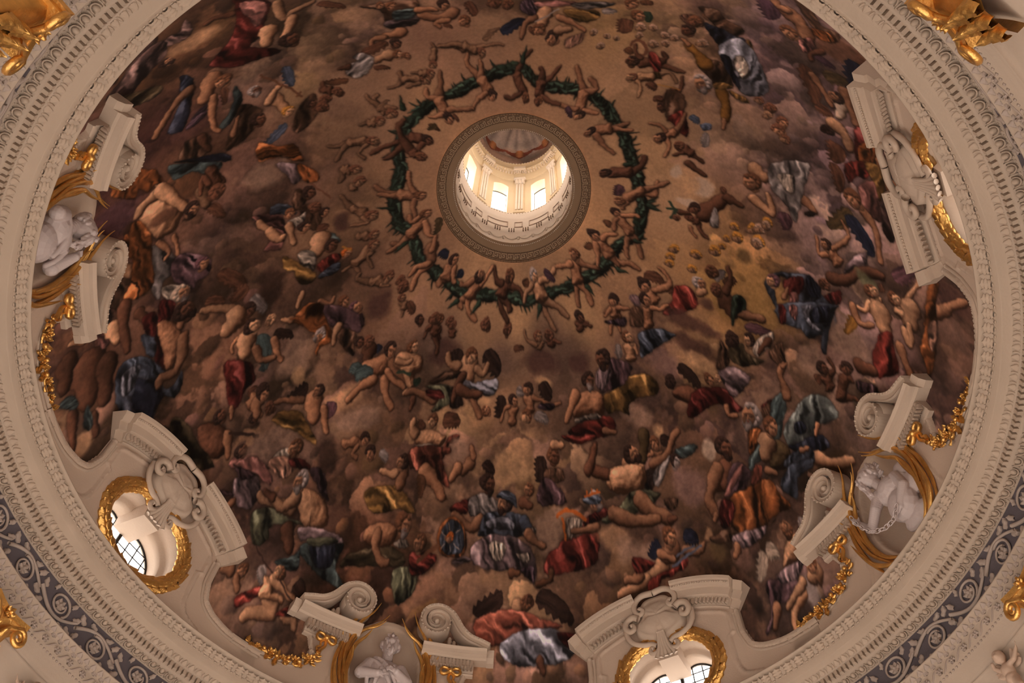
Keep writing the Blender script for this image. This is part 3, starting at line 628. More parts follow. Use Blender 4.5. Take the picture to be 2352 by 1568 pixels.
P m 90 1440 1320 1560 1260 1620 1400 1560 1568 1370 1568 1380 1440;p p 90 1620 1320 1760 1390 1720 1568 1600 1568;p q 110 1650 1400 1690 1380 1650 1568 1600 1568;h n d 1520 1160 98 -20 d
T 1650 700 4.182
c c 900 560 120 150;c c 1250 340 260 160
p b 90 560 0 1130 0 1120 60 1060 250 1030 470 980 420 990 290 880 330 800 240 640 190;p R 80 580 0 640 20 650 180 590 160;p q 80 690 0 760 20 760 160 690 90;p G 80 800 20 900 10 860 120 990 240 880 210;p v 60 880 60 1060 20 1020 160 900 160
w y 1340 80 1230 280 110;l k 122 1560 80 1600 250;l m 45 1290 20 1360 170 1480 190;l m 60 1750 400 1800 560 1890 760;p r 80 1540 290 1660 260 1700 450 1740 660 1600 690 1540 700 1480 520;l k 112 1850 40 1850 200;l k 50 1790 250 1850 400 1840 200;p o 95 1990 0 2090 20 2090 500 2030 700 1980 560 1940 400 1990 200;p Q 95 2010 200 2090 160 2090 380 2040 440
w n 940 740 1000 680 90;F n d 1010 610 62 -30 1080 800/1110 620 1050 520;F n d 1230 620 62 60 1180 900/1290 740//1300 900 1370 950;l n 80 1350 580 1500 640;p p 60 1330 740 1530 790 1500 950 1450 860 1360 840
p w 60 430 1000 520 920 500 1080 420 1120;p t 90 520 900 600 830 650 900 640 1080 560 1180 500 1080;p T 80 640 1180 820 900 960 850 1080 920 1150 1080 1000 1150 900 1280 760 1340 690 1370 640 1290;p v 60 730 1140 820 1130 850 1230 760 1240;l m 55 660 880 620 760 590 660 620 580;l m 22 610 600 650 570;p v 60 680 1360 900 1270 1000 1260 1070 1360 900 1430 720 1400;l m 30 960 1160 930 1260;h m g 310 1070 112 170 g
p o 90 300 1200 420 1200 380 1320 300 1380;p t 90 290 1540 440 1260 400 1400 330 1568;P O 60 500 1320 620 1320 700 1450 640 1568 500 1568;l k 112 470 1330 450 1450;l k 72 930 1460 1100 1520 1290 1500;p b 90 640 1500 800 1360 910 1400 890 1568 640 1568;l m 30 790 1390 860 1370;h m w 510 1180 82 0
T 460 1050 4.182
p q 60 320 60 540 0 690 170 650 260 540 160 400 100;p u 80 330 200 540 190 570 330 480 500 380 480 320 380;p p 60 190 300 330 360 230 380;p p 60 340 90 520 160 400 220;l m 45 310 430 230 530;p Q 70 700 0 860 0 890 120 830 190 760 190 650 70;p p 80 1050 100 1190 160 1230 420 1170 340 1090 220;p R 60 860 20 1000 30 1060 120 900 100
p E 70 490 540 640 480 820 560 990 660 700 640 640 800 500 820;l n 90 830 700 860 880;p t 30 720 1000 900 940 960 860 940 1060 840 1080;p t 80 980 830 1350 800 1360 900 1300 1060 1420 1300 1240 1200 1060 1060 960 920;p v 90 1050 850 1290 830 1250 1040 1100 1040;l k 60 880 500 660 420 570 360;P k 90 900 310 1060 300 1190 400 1220 640 1000 690 930 480 880 420;p u 10 940 690 1190 680 1360 770 1330 820 1080 770 960 810;p E 10 1030 780 1290 770 1300 820 1080 850;l k 72 920 390 800 480 700 400;l n 45 700 390 620 320;h m g 960 230 88 190 g
h m w 400 1090 68 180;l m 60 300 1090 220 1070;l m 50 350 1150 360 1280;p r 30 350 1330 630 1220 640 1280 480 1380 340 1440
w g 570 1040 610 1210 140;w d 920 1200 980 1380 160;l k 92 650 1360 700 1480 480 1500 420 1540;P k 100 620 1140 720 1200 700 1300 800 1340 790 1400 680 1380 560 1340 610 1220;l k 55 700 1180 820 1290 900 1370;l k 72 820 1500 880 1580 900 1640;p r 40 730 1500 830 1430 900 1540;s d 7 540 850 680 1090 900 1400;h k w 760 1110 68 -100
p y 40 1620 290 1880 270 2000 400 2060 540 1900 500 1680 540 1580 400;l m 92 1930 150 1920 280;l k 50 1870 160 1740 130;h m d 1930 50 72 200
p O 20 1410 950 1600 860 1840 860 1960 980 1900 1060 1480 1040 1340 1040;p E 90 1850 1080 2060 1080 2060 1280 1900 1420 1850 1280;P m 80 1600 680 1760 620 1890 680 1840 830 1700 860 1570 800;p i 60 1860 820 1980 800 1990 880 1880 860;l m 66 1700 740 1680 860 1740 1000 1790 1020;h m w 1960 650 98 20 g
T 900 1000 4.182
c c 640 150 110 90;c z 1150 320 190 130;c c 1500 900 150 180;c c 1650 750 150 60
p H 80 230 100 560 110 480 240 560 500 400 400 330 290 230 330 180 180;l m 80 320 340 430 480 490 590;w w 270 370 280 600 110;l m 72 760 260 680 350;l m 60 640 310 570 420;l m 40 790 200 760 100;w d 880 270 990 350 110
p r 40 550 690 760 610 740 720 620 760;p g 60 740 620 880 560 1010 620 1000 720 760 770;h n d 930 460 88 0 d
w d 1430 190 1420 450 160;p w 80 1480 320 1640 320 1640 440 1480 430;p p 60 1430 430 1560 440 1680 640 1580 670 1400 660;h n w 1560 200 72 0;l n 60 1260 640 1330 680;h m w 1310 530 58 190;l n 60 1890 340 1940 200 1950 110;l k 50 1560 90 1640 100;p r 10 1640 0 1960 0 1840 80 1700 60
l m 60 850 800 760 880 660 800 590 760;p b 60 880 760 1020 720 1200 740 1310 800 1290 900 1220 980 860 970 850 880;p G 60 900 830 1060 780 1200 850 1180 900 950 900;l b 70 1270 830 1330 920;p i 60 1260 930 1380 890 1370 950 1280 980;l m 55 1310 950 1400 1040 1460 1060
p u 10 570 1230 640 1160 780 1180 700 1220;p u 60 780 1050 950 960 1200 980 1340 1100 1390 1250 1370 1420 1200 1300 900 1290 760 1180;p i 80 930 1060 1040 1020 1100 1080 1050 1200 980 1200;p i 60 1190 1130 1330 1130 1300 1230;p P 80 1240 1280 1370 1260 1370 1420 1280 1340;l w 50 1150 1320 1220 1330
h m d 1080 650 88 190 d;p b 30 1010 570 1080 530 1180 570 1200 680 1140 640 1030 600
p o 90 570 780 660 810 725 960 695 1130 580 1175 480 1150 435 1000 490 840;p b 90 570 805 645 830 700 960 675 1110 580 1150 500 1130 460 1000 510 860;s i 3 555 900 550 830;s i 3 480 930 520 955;s i 3 620 930 660 900;s i 3 600 1040 650 1090;s i 3 555 1050 560 1110;s i 3 500 1040 470 1080;h m o 555 985 52 90
p R 60 1860 790 2060 700 2060 780 1900 860 1810 900;p r 60 1640 1010 1800 980 1900 900 1990 960 1980 1190 1840 1290 1600 1330 1460 1310 1500 1140 1590 1090;p i 90 1680 790 1800 790 1830 860 1740 980 1690 980;s o 15 1590 780 1680 710 1800 750 1860 800;s o 14 1640 800 1660 1000;s d 3 1700 800 1710 970;s d 3 1740 790 1740 960;s d 3 1780 800 1770 920;l m 45 1980 870 1840 910 1730 930;l w 45 1530 1310 1510 1390 1400 1430
h m g 1950 640 82 100 g;p b 10 1830 600 1920 570 2020 610 1990 660 1860 660;s o 10 1850 575 2000 555;s o 8 1870 560 1870 530;s o 8 1920 560 1920 520;s o 8 1975 555 1975 520
p r 30 190 1110 430 1150 340 1300 200 1350 160 1220;s w 18 240 1200 440 1060;h m w 260 1030 78 190
T 1300 1050 3.485
c a 380 640 170 90;c c 620 800 240 120;c j 1000 220 170 140;c O 1230 760 90 90;c a 1140 620 40 60
P k 80 360 110 480 60 620 80 610 250 500 290 380 270;p E 30 440 380 560 260 760 290 600 430 360 520 290 500;l m 82 600 340 700 430 830 500;l m 72 380 450 560 510 740 500;p w 60 780 340 900 330 850 440;l n 30 830 500 880 490
l n 100 1280 120 1280 220;l m 70 1210 100 1170 230 1150 340 1200 460;p p 100 1330 40 1470 100 1420 220 1290 320;p q 110 1380 70 1420 90 1320 290 1260 310;p w 60 1150 640 1330 560 1600 570 1680 480 1520 660 1340 660 1200 690;p o 60 1280 350 1500 220 1620 170 1700 260 1800 400 1650 480 1600 600 1450 650 1330 560 1240 560;p R 60 1240 360 1300 340 1360 420 1300 560 1230 540;p u 30 1340 630 1620 560 1500 700 1380 720;l m 45 1370 720 1360 790;l m 30 1200 470 1190 500;p b 90 1720 220 1800 60 1960 0 1980 60 1860 160 1850 340;l m 35 1610 100 1680 130;p H 80 1500 80 1570 60 1560 180 1480 220
w v 750 680 680 800 130;w v 940 640 1070 660 120;l k 82 780 880 660 960;l k 60 640 980 540 1060 430 1100;l m 45 600 960 480 1000;p r 40 540 800 720 840 590 940 540 890;l m 100 850 740 800 800;p r 60 680 960 860 900 960 800 980 860 860 950 770 980 740 1080 700 1130 660 1070;l m 45 760 770 870 820;l m 40 960 750 1060 760 1110 700;s b 8 860 880 1090 710;s b 7 890 790 1030 710;h m w 840 640 72 0
w i 1600 750 1710 770 130;w i 1580 750 1550 1010 130;w g 1870 480 1930 650 90;P k 90 1760 660 1850 630 1880 800 1780 880 1740 860;h m w 1770 570 62 -100;p p 80 1600 1020 1700 960 1880 1000 1800 1140 1690 1180 1640 1380 1600 1400 1650 1200;p u 60 1680 940 1900 820 1860 960 1760 1000;l m 50 1700 1200 1670 1360;c g 1960 1080 110 90;l k 60 1900 1100 1830 1220 1850 1380;l k 92 2000 930 1970 970;l k 45 1900 1000 1830 1120 1780 1200;h m w 1960 860 66 100;l k 30 1990 500 2000 380
T 0 0 1
w d 1155 1368 1085 1412 46;w d 1232 1368 1318 1426 48;l k 20 1190 1392 1180 1440;p H 30 1092 1425 1180 1398 1240 1420 1292 1440 1200 1470 1110 1482;p G 20 1150 1475 1250 1440 1322 1482 1290 1522 1180 1528;l n 14 1240 1520 1250 1545;h n w 1212 1380 17 -90;p R 20 1280 1455 1330 1462 1310 1490
'''
GREEN = [(1196,153),(1140,168),(1089,189),(1053,208),(981,244),(940,285),(921,318),(916,366),(918,404),(905,454),(914,509),(933,528),(952,557),(966,597),
         (990,618),(1029,645),(1059,669),(1111,676),(1171,682),(1219,688),(1279,669),(1327,648),(1374,619),(1396,600),(1424,563),(1463,538),(1474,490),(1474,459),
         (1466,423),(1460,387),(1445,350),(1432,310),(1408,272),(1383,239),(1359,220),(1326,206),(1278,200),(1230,186)]
PUTTI = '''T 0 0 1
F m d 1133 222 12 60 1103 180/1095 235 1084 253//1076 150 1074 124/1105 160 1103 139;F m d 1032 274 13 40 1008 228/1060 250 1086 251/1000 270 988 268//1012 195 1012 165/985 225 981 206
F n d 984 322 12 30 942 316/960 345 975 358//897 332 854 354/905 355 883 366;F n w 968 360 12 40 945 350//915 300 931 275;F m w 969 449 13 10 915 448/950 480 952 504/940 420 938 394//880 440 861 428/895 450 870 445
F m w 981 491 13 0 940 542/985 540 1000 542/945 510 938 495//915 560 902 559/910 570 890 581;F m d 1043 597 13 10 1022 640/1040 640 1045 650//1012 640 1010 655
l m 17 990 570 992 600;l m 8 992 575 1000 545;l m 12 985 610 960 630 947 662;l m 10 985 605 960 612 942 632;F m d 1103 632 13 -80 1078 684/1120 630 1131 612/1065 655 1059 648//1055 690 1060 705/1075 710 1092 734
F n w 1169 636 14 180 1150 680/1140 640 1135 614/1195 665 1204 690//1150 705 1166 736/1170 700 1170 715;F k g 1228 633 14 10 1246 688/1262 640 1276 612/1210 670 1205 691//1253 717 1276 755/1276 700 1306 729
F m w 1320 585 14 150 1327 650/1300 610 1279 614/1350 610 1374 616//1325 675 1330 702/1347 670 1358 698;F m d 1366 541 13 20 1403 588/1395 540 1415 538/1375 590 1374 612//1424 604 1440 602 1467 620/1420 610
F m d 1415 488 12 20 1448 536/1460 495 1467 499/1412 510 1412 530//1440 560 1443 590/1466 560 1475 593;F m w 1420 464 12 160 1477 439/1430 480//1503 448 1510 420/1510 430 1534 420
F n d 1388 396 12 170 1450 396//1475 380 1480 360;F m d 1352 304 12 170 1402 297/1385 330 1409 354//1443 282/1450 299;F m d 1330 266 12 90 1342 212/1300 245 1285 240/1370 260//1335 180 1326 153/1371 203 1357 179
F n w 1236 234 11 90 1242 186/1265 232 1283 240//1266 175 1287 153/1245 165 1240 158;F n w 1206 226 11 120 1186 170/1175 225 1160 220//1199 141 1220 117;w P 1300 245 1315 270 16;w w 985 285 1010 300 14;w O 1010 500 1000 540 18;w v 1008 580 1030 590 22
w v 1060 620 1050 640 22;w w 1215 645 1200 650 18;w P 1250 625 1275 645 20;w w 1360 560 1345 570 16;w w 1392 505 1402 525 16;w p 1425 425 1415 450 24;w n 1040 265 1055 280 14;w O 1000 285 985 300 14'''
def paint_wreath():
    P = np.array(GREEN, float)
    C = spline(P, True, 4)
    n = len(C); cen = np.array([1190., 430.])
    rr = np.random.default_rng(5)
    for i in range(0, n, 1):
        if rr.random() < 0.62:
            t = C[(i + 2) % n] - C[i - 2]; t /= np.hypot(*t); o = (C[i] - cen) / np.hypot(*(C[i] - cen))
            sg = 1 if rr.random() < 0.8 else -1
            L = rr.uniform(24, 48); b = rr.uniform(-0.5, 1.1)
            tip = C[i] + (o * sg * 0.75 + t * b) * L
            mid = C[i] + o * sg * L * .22 + t * b * L * .6
            q, s = place(np.vstack([C[i], mid, tip]).ravel())
            limb(np.array(PAL['e']) * rr.uniform(.75, 1.25), 6 * s, q, 0.08)
    for i in range(n):
        q, s = place(np.vstack([C[i], C[(i + 1) % n]]).ravel())
        limb(np.array(PAL['e']) * rr.uniform(.6, 1.1), 12 * s * rr.uniform(.75, 1.1), q, 1.0)
    for i in range(0, n, 1):
        t = C[(i + 2) % n] - C[i]; t /= np.hypot(*t); nn = np.array([-t[1], t[0]])
        a0 = C[i] + nn * rr.uniform(-11, 11); a1 = a0 + t * rr.uniform(18, 30) + nn * rr.uniform(-9, 9)
        q, s = place(np.vstack([a0, (a0 + a1) / 2 + nn * rr.uniform(-3, 3), a1]).ravel())
        limb(np.array((58, 74, 62)) * rr.uniform(.6, 1.3), 4.2 * s, q, 0.12)
TX, TY, TS = 0.0, 0.0, 1.0
paint(FIG)
TX, TY, TS = 0.0, 0.0, 1.0
paint_wreath()
CHUB = 1.32
paint(PUTTI)
CHUB = 1.0
for _x, _y in ((1460, 552), (1420, 620), (1350, 660), (1240, 705), (1100, 695), (1050, 690), (930, 560), (900, 480), (1490, 470), (1440, 380), (925, 250), (1200, 140)):
    q, s = place([_x, _y, _x + (_x - 1190) * .08 + random.uniform(-12, 12), _y + (_y - 430) * .1 + random.uniform(-12, 12)])
    limb(PAL['e'], 6 * s, q, 0.1)
# brushwork: wavering outlines, broken tones, a mottled old surface
def brush():
    global CV
    A1_ = fbm(CN, 90, 3, 101); A2_ = fbm(CN, 90, 3, 131); B1_ = fbm(CN, 320, 2, 151); B2_ = fbm(CN, 320, 2, 171)
    yy, xx = np.mgrid[0:CN, 0:CN]
    fx = np.clip(xx + (A1_ - .5) * 8 + (B1_ - .5) * 3, 0, CN - 2); fy = np.clip(yy + (A2_ - .5) * 8 + (B2_ - .5) * 3, 0, CN - 2)
    ix = fx.astype(int); iy = fy.astype(int); tx = (fx - ix)[..., None].astype(np.float32); ty = (fy - iy)[..., None].astype(np.float32)
    W = (CV[iy, ix] * (1 - tx) + CV[iy, ix + 1] * tx) * (1 - ty) + (CV[iy + 1, ix] * (1 - tx) + CV[iy + 1, ix + 1] * tx) * ty
    rho = np.hypot(xx - CHW, yy - CHW) / KC
    k = np.clip((rho - .34) / .2, .25, 1).astype(np.float32)
    m = 1 + ((A1_ - .5) * .36 + (N_CL - .5) * .62 + (B2_ - .5) * .20 + (N_FINE - .5) * .16) * k
    W = np.clip(W * m[..., None], 6, 205)
    W[1:-1] = (W[:-2] + 2 * W[1:-1] + W[2:]) / 4; W[:, 1:-1] = (W[:, :-2] + 2 * W[:, 1:-1] + W[:, 2:]) / 4
    CV = W
brush()
# ================================================================= dome shell carrying the fresco
def bay_uv(P, az0):
    r = np.hypot(P[..., 0], P[..., 1]); a = np.arctan2(P[..., 1], P[..., 0])
    da = (az0 - a + math.pi) % (2 * math.pi) - math.pi
    return da * r, np.where(P[..., 2] < 0, P[..., 2], np.interp(P[..., 2], _zz, _ss))
def build_dome():
    G = 600; NB = int(1.03 * G / 4) + 1; n = NB * 4; m = 2 * n + 1
    ax = np.arange(-n, n + 1) / G
    XX, YY = np.meshgrid(ax, ax)                       # row = y
    rho = np.hypot(XX, YY); az = np.arctan2(YY, XX)
    s = (1 - rho) / 0.78 * STOT
    z = np.where(s < 0, s, np.interp(np.clip(s, 0, STOT), _ss, _zz)); r = np.where(s < 0, RB, np.interp(np.clip(s, 0, STOT), _ss, _rr))
    P = np.stack([r * np.cos(az), r * np.sin(az), z], -1)
    ok = (rho > 0.213) & (rho < 1.022)
    for a0 in WIN_AZ + [WIN4]:
        u, v = bay_uv(P, a0); ok &= ~((u / (HOLE_A + .004)) ** 2 + ((v - HOLE_C) / (HOLE_B + .004)) ** 2 < 1)
    for a0 in MED_AZ:
        u, v = bay_uv(P, a0); ok &= ~((u / (NI_A + .007)) ** 2 + ((v - NI_C) / (NI_B + .007)) ** 2 < 1)
    vis = in_frame(P, 60)
    nb = (m - 1) // 4
    vb = np.zeros((nb, nb), bool)
    for dy in range(5):
        for dx in range(5):
            vb |= vis[dy:dy + 4 * nb:4, dx:dx + 4 * nb:4]
    fine = np.repeat(np.repeat(vb, 4, 0), 4, 1)
    I = np.arange(m * m).reshape(m, m)
    okc = ok[:-1, :-1] & ok[1:, :-1] & ok[:-1, 1:] & ok[1:, 1:]
    a, b, c, d = I[:-1, :-1], I[:-1, 1:], I[1:, 1:], I[1:, :-1]
    q = np.stack([a, d, c, b], -1)[fine & okc]
    S = slice(0, m, 4); Ic = I[S, S]; okk = ok[S, S]
    okk = okk[:-1, :-1] & okk[1:, :-1] & okk[:-1, 1:] & okk[1:, 1:]
    q2 = np.stack([Ic[:-1, :-1], Ic[1:, :-1], Ic[1:, 1:], Ic[:-1, 1:]], -1)[(~vb) & okk]
    Q = np.concatenate([q, q2]); used = np.unique(Q); remap = np.full(m * m, -1); remap[used] = np.arange(len(used))
    V = P.reshape(-1, 3)[used]; Q = remap[Q]
    me = mesh('dome_fresco', V, Q, M_FRESCO)
    fx = (XX.ravel()[used] * KC + CHW); fy = (YY.ravel()[used] * KC + CHW)
    ix = np.clip(fx.astype(int), 0, CN - 2); iy = np.clip(fy.astype(int), 0, CN - 2); tx = (fx - ix)[:, None]; ty = (fy - iy)[:, None]
    C = (CV[iy, ix] * (1 - tx) + CV[iy, ix + 1] * tx) * (1 - ty) + (CV[iy + 1, ix] * (1 - tx) + CV[iy + 1, ix + 1] * tx) * ty
    L = np.ones((len(used), 4), np.float32); L[:, :3] = lin(C)
    at = me.color_attributes.new('paint', 'FLOAT_COLOR', 'POINT'); at.data.foreach_set('color', L.ravel())
    o = put('ceiling', me)
    tag(o, 'dome ceiling frescoed with crowds of figures on brown clouds', 'ceiling', kind='structure')
    return o
ceiling = build_dome()
DRUM_END = -1.15  # lower edge set by how much sky light enters beneath it
# ================================================================= shape makers
def lathe(prof_, n=360, a0=0.0, a1=2 * math.pi):
    full = abs(a1 - a0 - 2 * math.pi) < 1e-6
    A = np.linspace(a0, a1, n, endpoint=not full); Pp = np.array(prof_)
    V = np.stack([Pp[None, :, 0] * np.cos(A)[:, None], Pp[None, :, 0] * np.sin(A)[:, None], np.broadcast_to(Pp[None, :, 1], (n, len(Pp)))], -1).reshape(-1, 3)
    return V, np.array(gridfaces(n, len(Pp), full, False))
def leaf_geo(L, W, H, lobes=3, nt=9, ns=5, curl=0.6, rib=0.25, base=0.45, lance=False):
    V = []
    for i in range(nt):
        t = i / (nt - 1)
        w = W * (base + (1 - base) * math.sin(math.pi * min(t * 0.85 + 0.08, 1))) * (1 - 0.75 * max(0, t - .78) / .22)
        if lance: w = W * max((1 - t), .04) ** .6 * (.5 + .5 * min(1, t * 5))
        if lobes: w *= 0.70 + 0.34 * abs(math.sin(math.pi * (lobes * t + .12)))
        for j in range(ns):
            s = -1 + 2 * j / (ns - 1)
            h = H * (0.55 * (1 - s * s) + curl * t * t * (1 - .3 * s * s)) - H * rib * (1 if j == ns // 2 else 0)
            if lobes: h += H * 0.38 * (abs(math.sin(math.pi * (lobes * t + .12))) - .6) * abs(s) ** .7
            V.append((t * L, s * w, h))
    nb = len(V)
    for i in range(nt):                                      # skirt
        for j in (0, ns - 1):
            x, y, h = V[i * ns + j]; V.append((x, y, -H * .35))
    F = gridfaces(nt, ns)
    for i in range(nt - 1):
        a, b = i * ns, (i + 1) * ns; c, d = nb + 2 * i, nb + 2 * (i + 1)
        F.append((a, c, d, b)); F.append((a + ns - 1, b + ns - 1, d + 1, c + 1))
    t0 = (nt - 1) * ns
    F.append(tuple(range(t0, t0 + ns)) + (nb + 2 * (nt - 1) + 1, nb + 2 * (nt - 1)))
    return np.array(V), F
def ball_geo(rx, ry, rz, nu=10, nv=7, half=False):
    V = []; F = []
    for i in range(nv):
        th = (math.pi / 2 if half else math.pi) * i / (nv - 1)
        for j in range(nu):
            ph = 2 * math.pi * j / nu
            V.append((rx * math.sin(th) * math.cos(ph), ry * math.sin(th) * math.sin(ph), rz * math.cos(th)))
    for i in range(nv - 1):
        for j in range(nu):
            F.append((i * nu + j, (i + 1) * nu + j, (i + 1) * nu + (j + 1) % nu, i * nu + (j + 1) % nu))
    return np.array(V), F
def tube_geo(P, rad, ns=8, flat=1.0, cap=True, up=(0, 0, 1)):
    """tube along P (n x 3); rad scalar or list; flat squeezes it along 'up'"""
    P = np.asarray(P, float); n = len(P); rad = np.broadcast_to(np.asarray(rad, float), (n,))
    T = np.gradient(P, axis=0); T /= np.linalg.norm(T, axis=1)[:, None] + 1e-12
    upv = np.asarray(up, float)
    B = np.cross(T, upv); B /= np.linalg.norm(B, axis=1)[:, None] + 1e-9; N = np.cross(B, T)
    V = []
    for i in range(n):
        for j in range(ns):
            a = 2 * math.pi * j / ns
            V.append(P[i] + rad[i] * (math.cos(a) * B[i] + math.sin(a) * flat * N[i]))
    F = gridfaces(n, ns, False, True)
    if cap: F.append(tuple(range(ns))[::-1]); F.append(tuple(range((n - 1) * ns, n * ns)))
    return np.array(V), F
def box_geo(x0, x1, y0, y1, z0, z1):
    V = np.array([(x, y, z) for x in (x0, x1) for y in (y0, y1) for z in (z0, z1)])
    return V, [(0, 1, 3, 2), (4, 6, 7, 5), (0, 4, 5, 1), (2, 3, 7, 6), (0, 2, 6, 4), (1, 5, 7, 3)]
def slope(V, e1, e3):
    """(along, across, height) -> radial frame x=r, y=tangent, z"""
    V = np.asarray(V)
    return np.stack([V[:, 0] * e1[0] + V[:, 2] * e3[0], V[:, 1], V[:, 0] * e1[1] + V[:, 2] * e3[1]], -1)
def unit(a, b):
    l = math.hypot(a, b); return a / l, b / l
def spl(P, k=6, closed=False):
    return spline(np.asarray(P, float), closed, k)
def ring_spots(N, r, z, phase=0.0):
    out = []
    for k in range(N):
        a = 2 * math.pi * (k + phase) / N
        P = np.array([r * math.cos(a), r * math.sin(a), z])
        if in_frame(P, 30): out.append((np.linalg.norm(P - CAMC), a))
    return out
def ring_mat(a, r, z):
    return Matrix.Translation((r * math.cos(a) * R, r * math.sin(a) * R, z * R)) @ Matrix.Rotation(a, 4, 'Z')
def ring_place(name, me, N, r, z, parent, phase=0.0, limit=300):
    sp = sorted(ring_spots(N, r, z, phase))
    for d, a in sp[:limit]: put(name, me, parent, ring_mat(a, r, z))
    if len(sp) > limit:
        g = Geo(); V0 = np.array([v.co for v in me.vertices]) / R; F0 = [tuple(p.vertices) for p in me.polygons]
        for d, a in sp[limit:]:
            c, s = math.cos(a), math.sin(a)
            g.add(np.stack([(V0[:, 0] + r) * c - V0[:, 1] * s, (V0[:, 0] + r) * s + V0[:, 1] * c, V0[:, 2] + z], -1), F0)
        o = put(name + '_run', g.mesh(name + '_run', me.materials[0]), parent); tag(o, kind='stuff')
def ring_stuff(name, me_geo, N, r, z, parent, m, phase=0.0):
    V0, F0 = me_geo; g = Geo()
    for d, a in ring_spots(N, r, z, phase):
        c, s = math.cos(a), math.sin(a)
        g.add(np.stack([(V0[:, 0] + r) * c - V0[:, 1] * s, (V0[:, 0] + r) * s + V0[:, 1] * c, V0[:, 2] + z], -1), F0)
    o = put(name, g.mesh(name, m), parent); tag(o, kind='stuff'); return o
def struct(name, me, label, parent=None):
    o = put(name, me, parent); tag(o, label, None, kind='structure'); return o

# ================================================================= great cornice
V, Fq = lathe([(1.085, 0.006), (1.04, 0.006), (1.000, 0.003), (0.9985, 0.0015), (0.9985, -0.0012), (1.0035, -0.003), (1.0105, -0.008), (1.0150, -0.0145), (1.0180, -0.0235),
               (1.0185, -0.0255), (1.0195, -0.0285), (1.0205, -0.030), (1.0207, -0.0505), (1.0225, -0.0515), (1.0385, -0.0485), (1.0395, -0.0495), (1.0415, -0.0495), (1.0425, -0.0505)], 420)
cornice = struct('trim_1', mesh('cornice_corona', V, Fq, M_CREAM, False), 'great circular stucco cornice with a row of acanthus leaves below the dome')
V, Fq = lathe([(1.0415, -0.0480), (1.0425, -0.0505), (1.0475, -0.0545), (1.0525, -0.0610), (1.0535, -0.0612), (1.0538, -0.0632), (1.0660, -0.0632), (1.0662, -0.0785), (1.0668, -0.0787), (1.0669, -0.0815),
               (1.0705, -0.0825), (1.0770, -0.0855), (1.0850, -0.0880), (1.0890, -0.0885), (1.0890, -0.0915), (1.0935, -0.0918)], 420)
bed = struct('trim_2', mesh('bed_mouldings', V, Fq, M_STUCCO, False), 'bed mouldings of leaf, dentil and egg rows under the cornice')
e1 = unit(-0.0175, 0.0235); e3 = unit(-0.80, -0.60)
A1, Fa = leaf_geo(0.0222, 0.0134, 0.0068, 3, 17, 9, 0.30)
ring_place('acanthus_leaf', mesh('acanthus_leaf', slope(A1 + [0, 0, .002], e1, e3), Fa, M_CREAM), 190, 1.0185, -0.0255, cornice)
A1, Fa = leaf_geo(0.0225, 0.0074, 0.0030, 2, 11, 5, 0.4)
ring_place('water_leaf', mesh('water_leaf', slope(A1 + [0, 0, .0015], e1, e3), Fa, M_STUCCO), 190, 1.0185, -0.0255, cornice, 0.5)
ring_stuff('bead_row', ball_geo(.0022, .0052, .0022, 6, 5), 380, 1.0192, -0.0282, cornice, M_CREAM)
e1 = unit(-0.0100, 0.0095); e3 = unit(-0.70, -0.72)
A1, Fa = leaf_geo(0.0150, 0.0100, 0.0046, 0, 8, 5, 0.35, 0.6, lance=True)
ring_place('heart_leaf', mesh('heart_leaf', slope(A1 + [0, 0, .001], e1, e3), Fa, M_CREAM), 283, 1.0530, -0.0605, bed)
A1, Fa = leaf_geo(0.0130, 0.0026, 0.0032, 0, 4, 3, 0.4, 0)
ring_stuff('dart_row', (slope(A1 + [0, 0, .001], e1, e3), Fa), 283, 1.0530, -0.0605, bed, M_CREAM, 0.5)
bx, Fb = box_geo(-.0112, 0.001, -.0042, .0042, -.0144, 0.0)
ring_place('dentil', mesh('dentil', bx, Fb, M_CREAM, False), 484, 1.0660, -0.0636, bed)
g = Geo(); e1 = unit(-0.0175, 0.0060); e3 = unit(-0.33, -0.94)
b, Fb = ball_geo(.0072, .0058, .0062, 10, 6, True); g.add(slope(b + [.0088, 0, .0006], e1, e3), Fb)
arc = [(.0168 - .0 if abs(t) > 1.3 else .0100 - .0098 * math.cos(t) + .0, .0098 * math.sin(t), .003) for t in np.linspace(-1.75, 1.75, 11)]
arc = [(.0100 - .0100 * math.cos(t), .0096 * math.sin(t), .0028) for t in np.linspace(-1.9, 1.9, 13)]
t_, Ft = tube_geo(arc, .0018, 5, 1.3); g.add(slope(t_, e1, e3), Ft)
t_, Ft = leaf_geo(.0150, .0022, .004, 0, 4, 3, .2, 0); g.add(slope(t_ + [.001, .0137, .001], e1, e3), Ft)
ring_place('egg_and_dart', g.mesh('egg_and_dart', M_CREAM), 248, 1.0860, -0.0888, bed)
ring_stuff('bead_string', ball_geo(.0021, .0026, .0021, 6, 4), 780, 1.0888, -0.0900, bed, M_CREAM)
# ---- frieze
V, Fq = lathe([(1.0920, -0.0900), (1.0935, -0.0925), (1.0935, -0.1900)], 420)
frieze = struct('trim_3', mesh('frieze_ground', V, Fq, M_GROUND), 'dark slate frieze band carrying pale scrolling foliage')
RF = 1.0935; ZF = -0.139
def cyl(V, r0=RF, z0=ZF):
    """(along, up, out) -> radial frame relative to the spot (r0, 0, z0); along runs to the viewer's right"""
    V = np.asarray(V, float); a = -V[:, 0] / r0
    return np.stack([(r0 - V[:, 2]) * np.cos(a) - r0, (r0 - V[:, 2]) * np.sin(a), V[:, 1]], -1)
def put_leaf(g, x, y, ang, L, W, H, lobes, mapf, w=0.001, **k):
    v, f = leaf_geo(L, W, H, lobes, **k); c, s = math.cos(ang), math.sin(ang)
    g.add(mapf(np.stack([x + v[:, 0] * c - v[:, 1] * s, y + v[:, 0] * s + v[:, 1] * c, w + v[:, 2]], -1)), f)
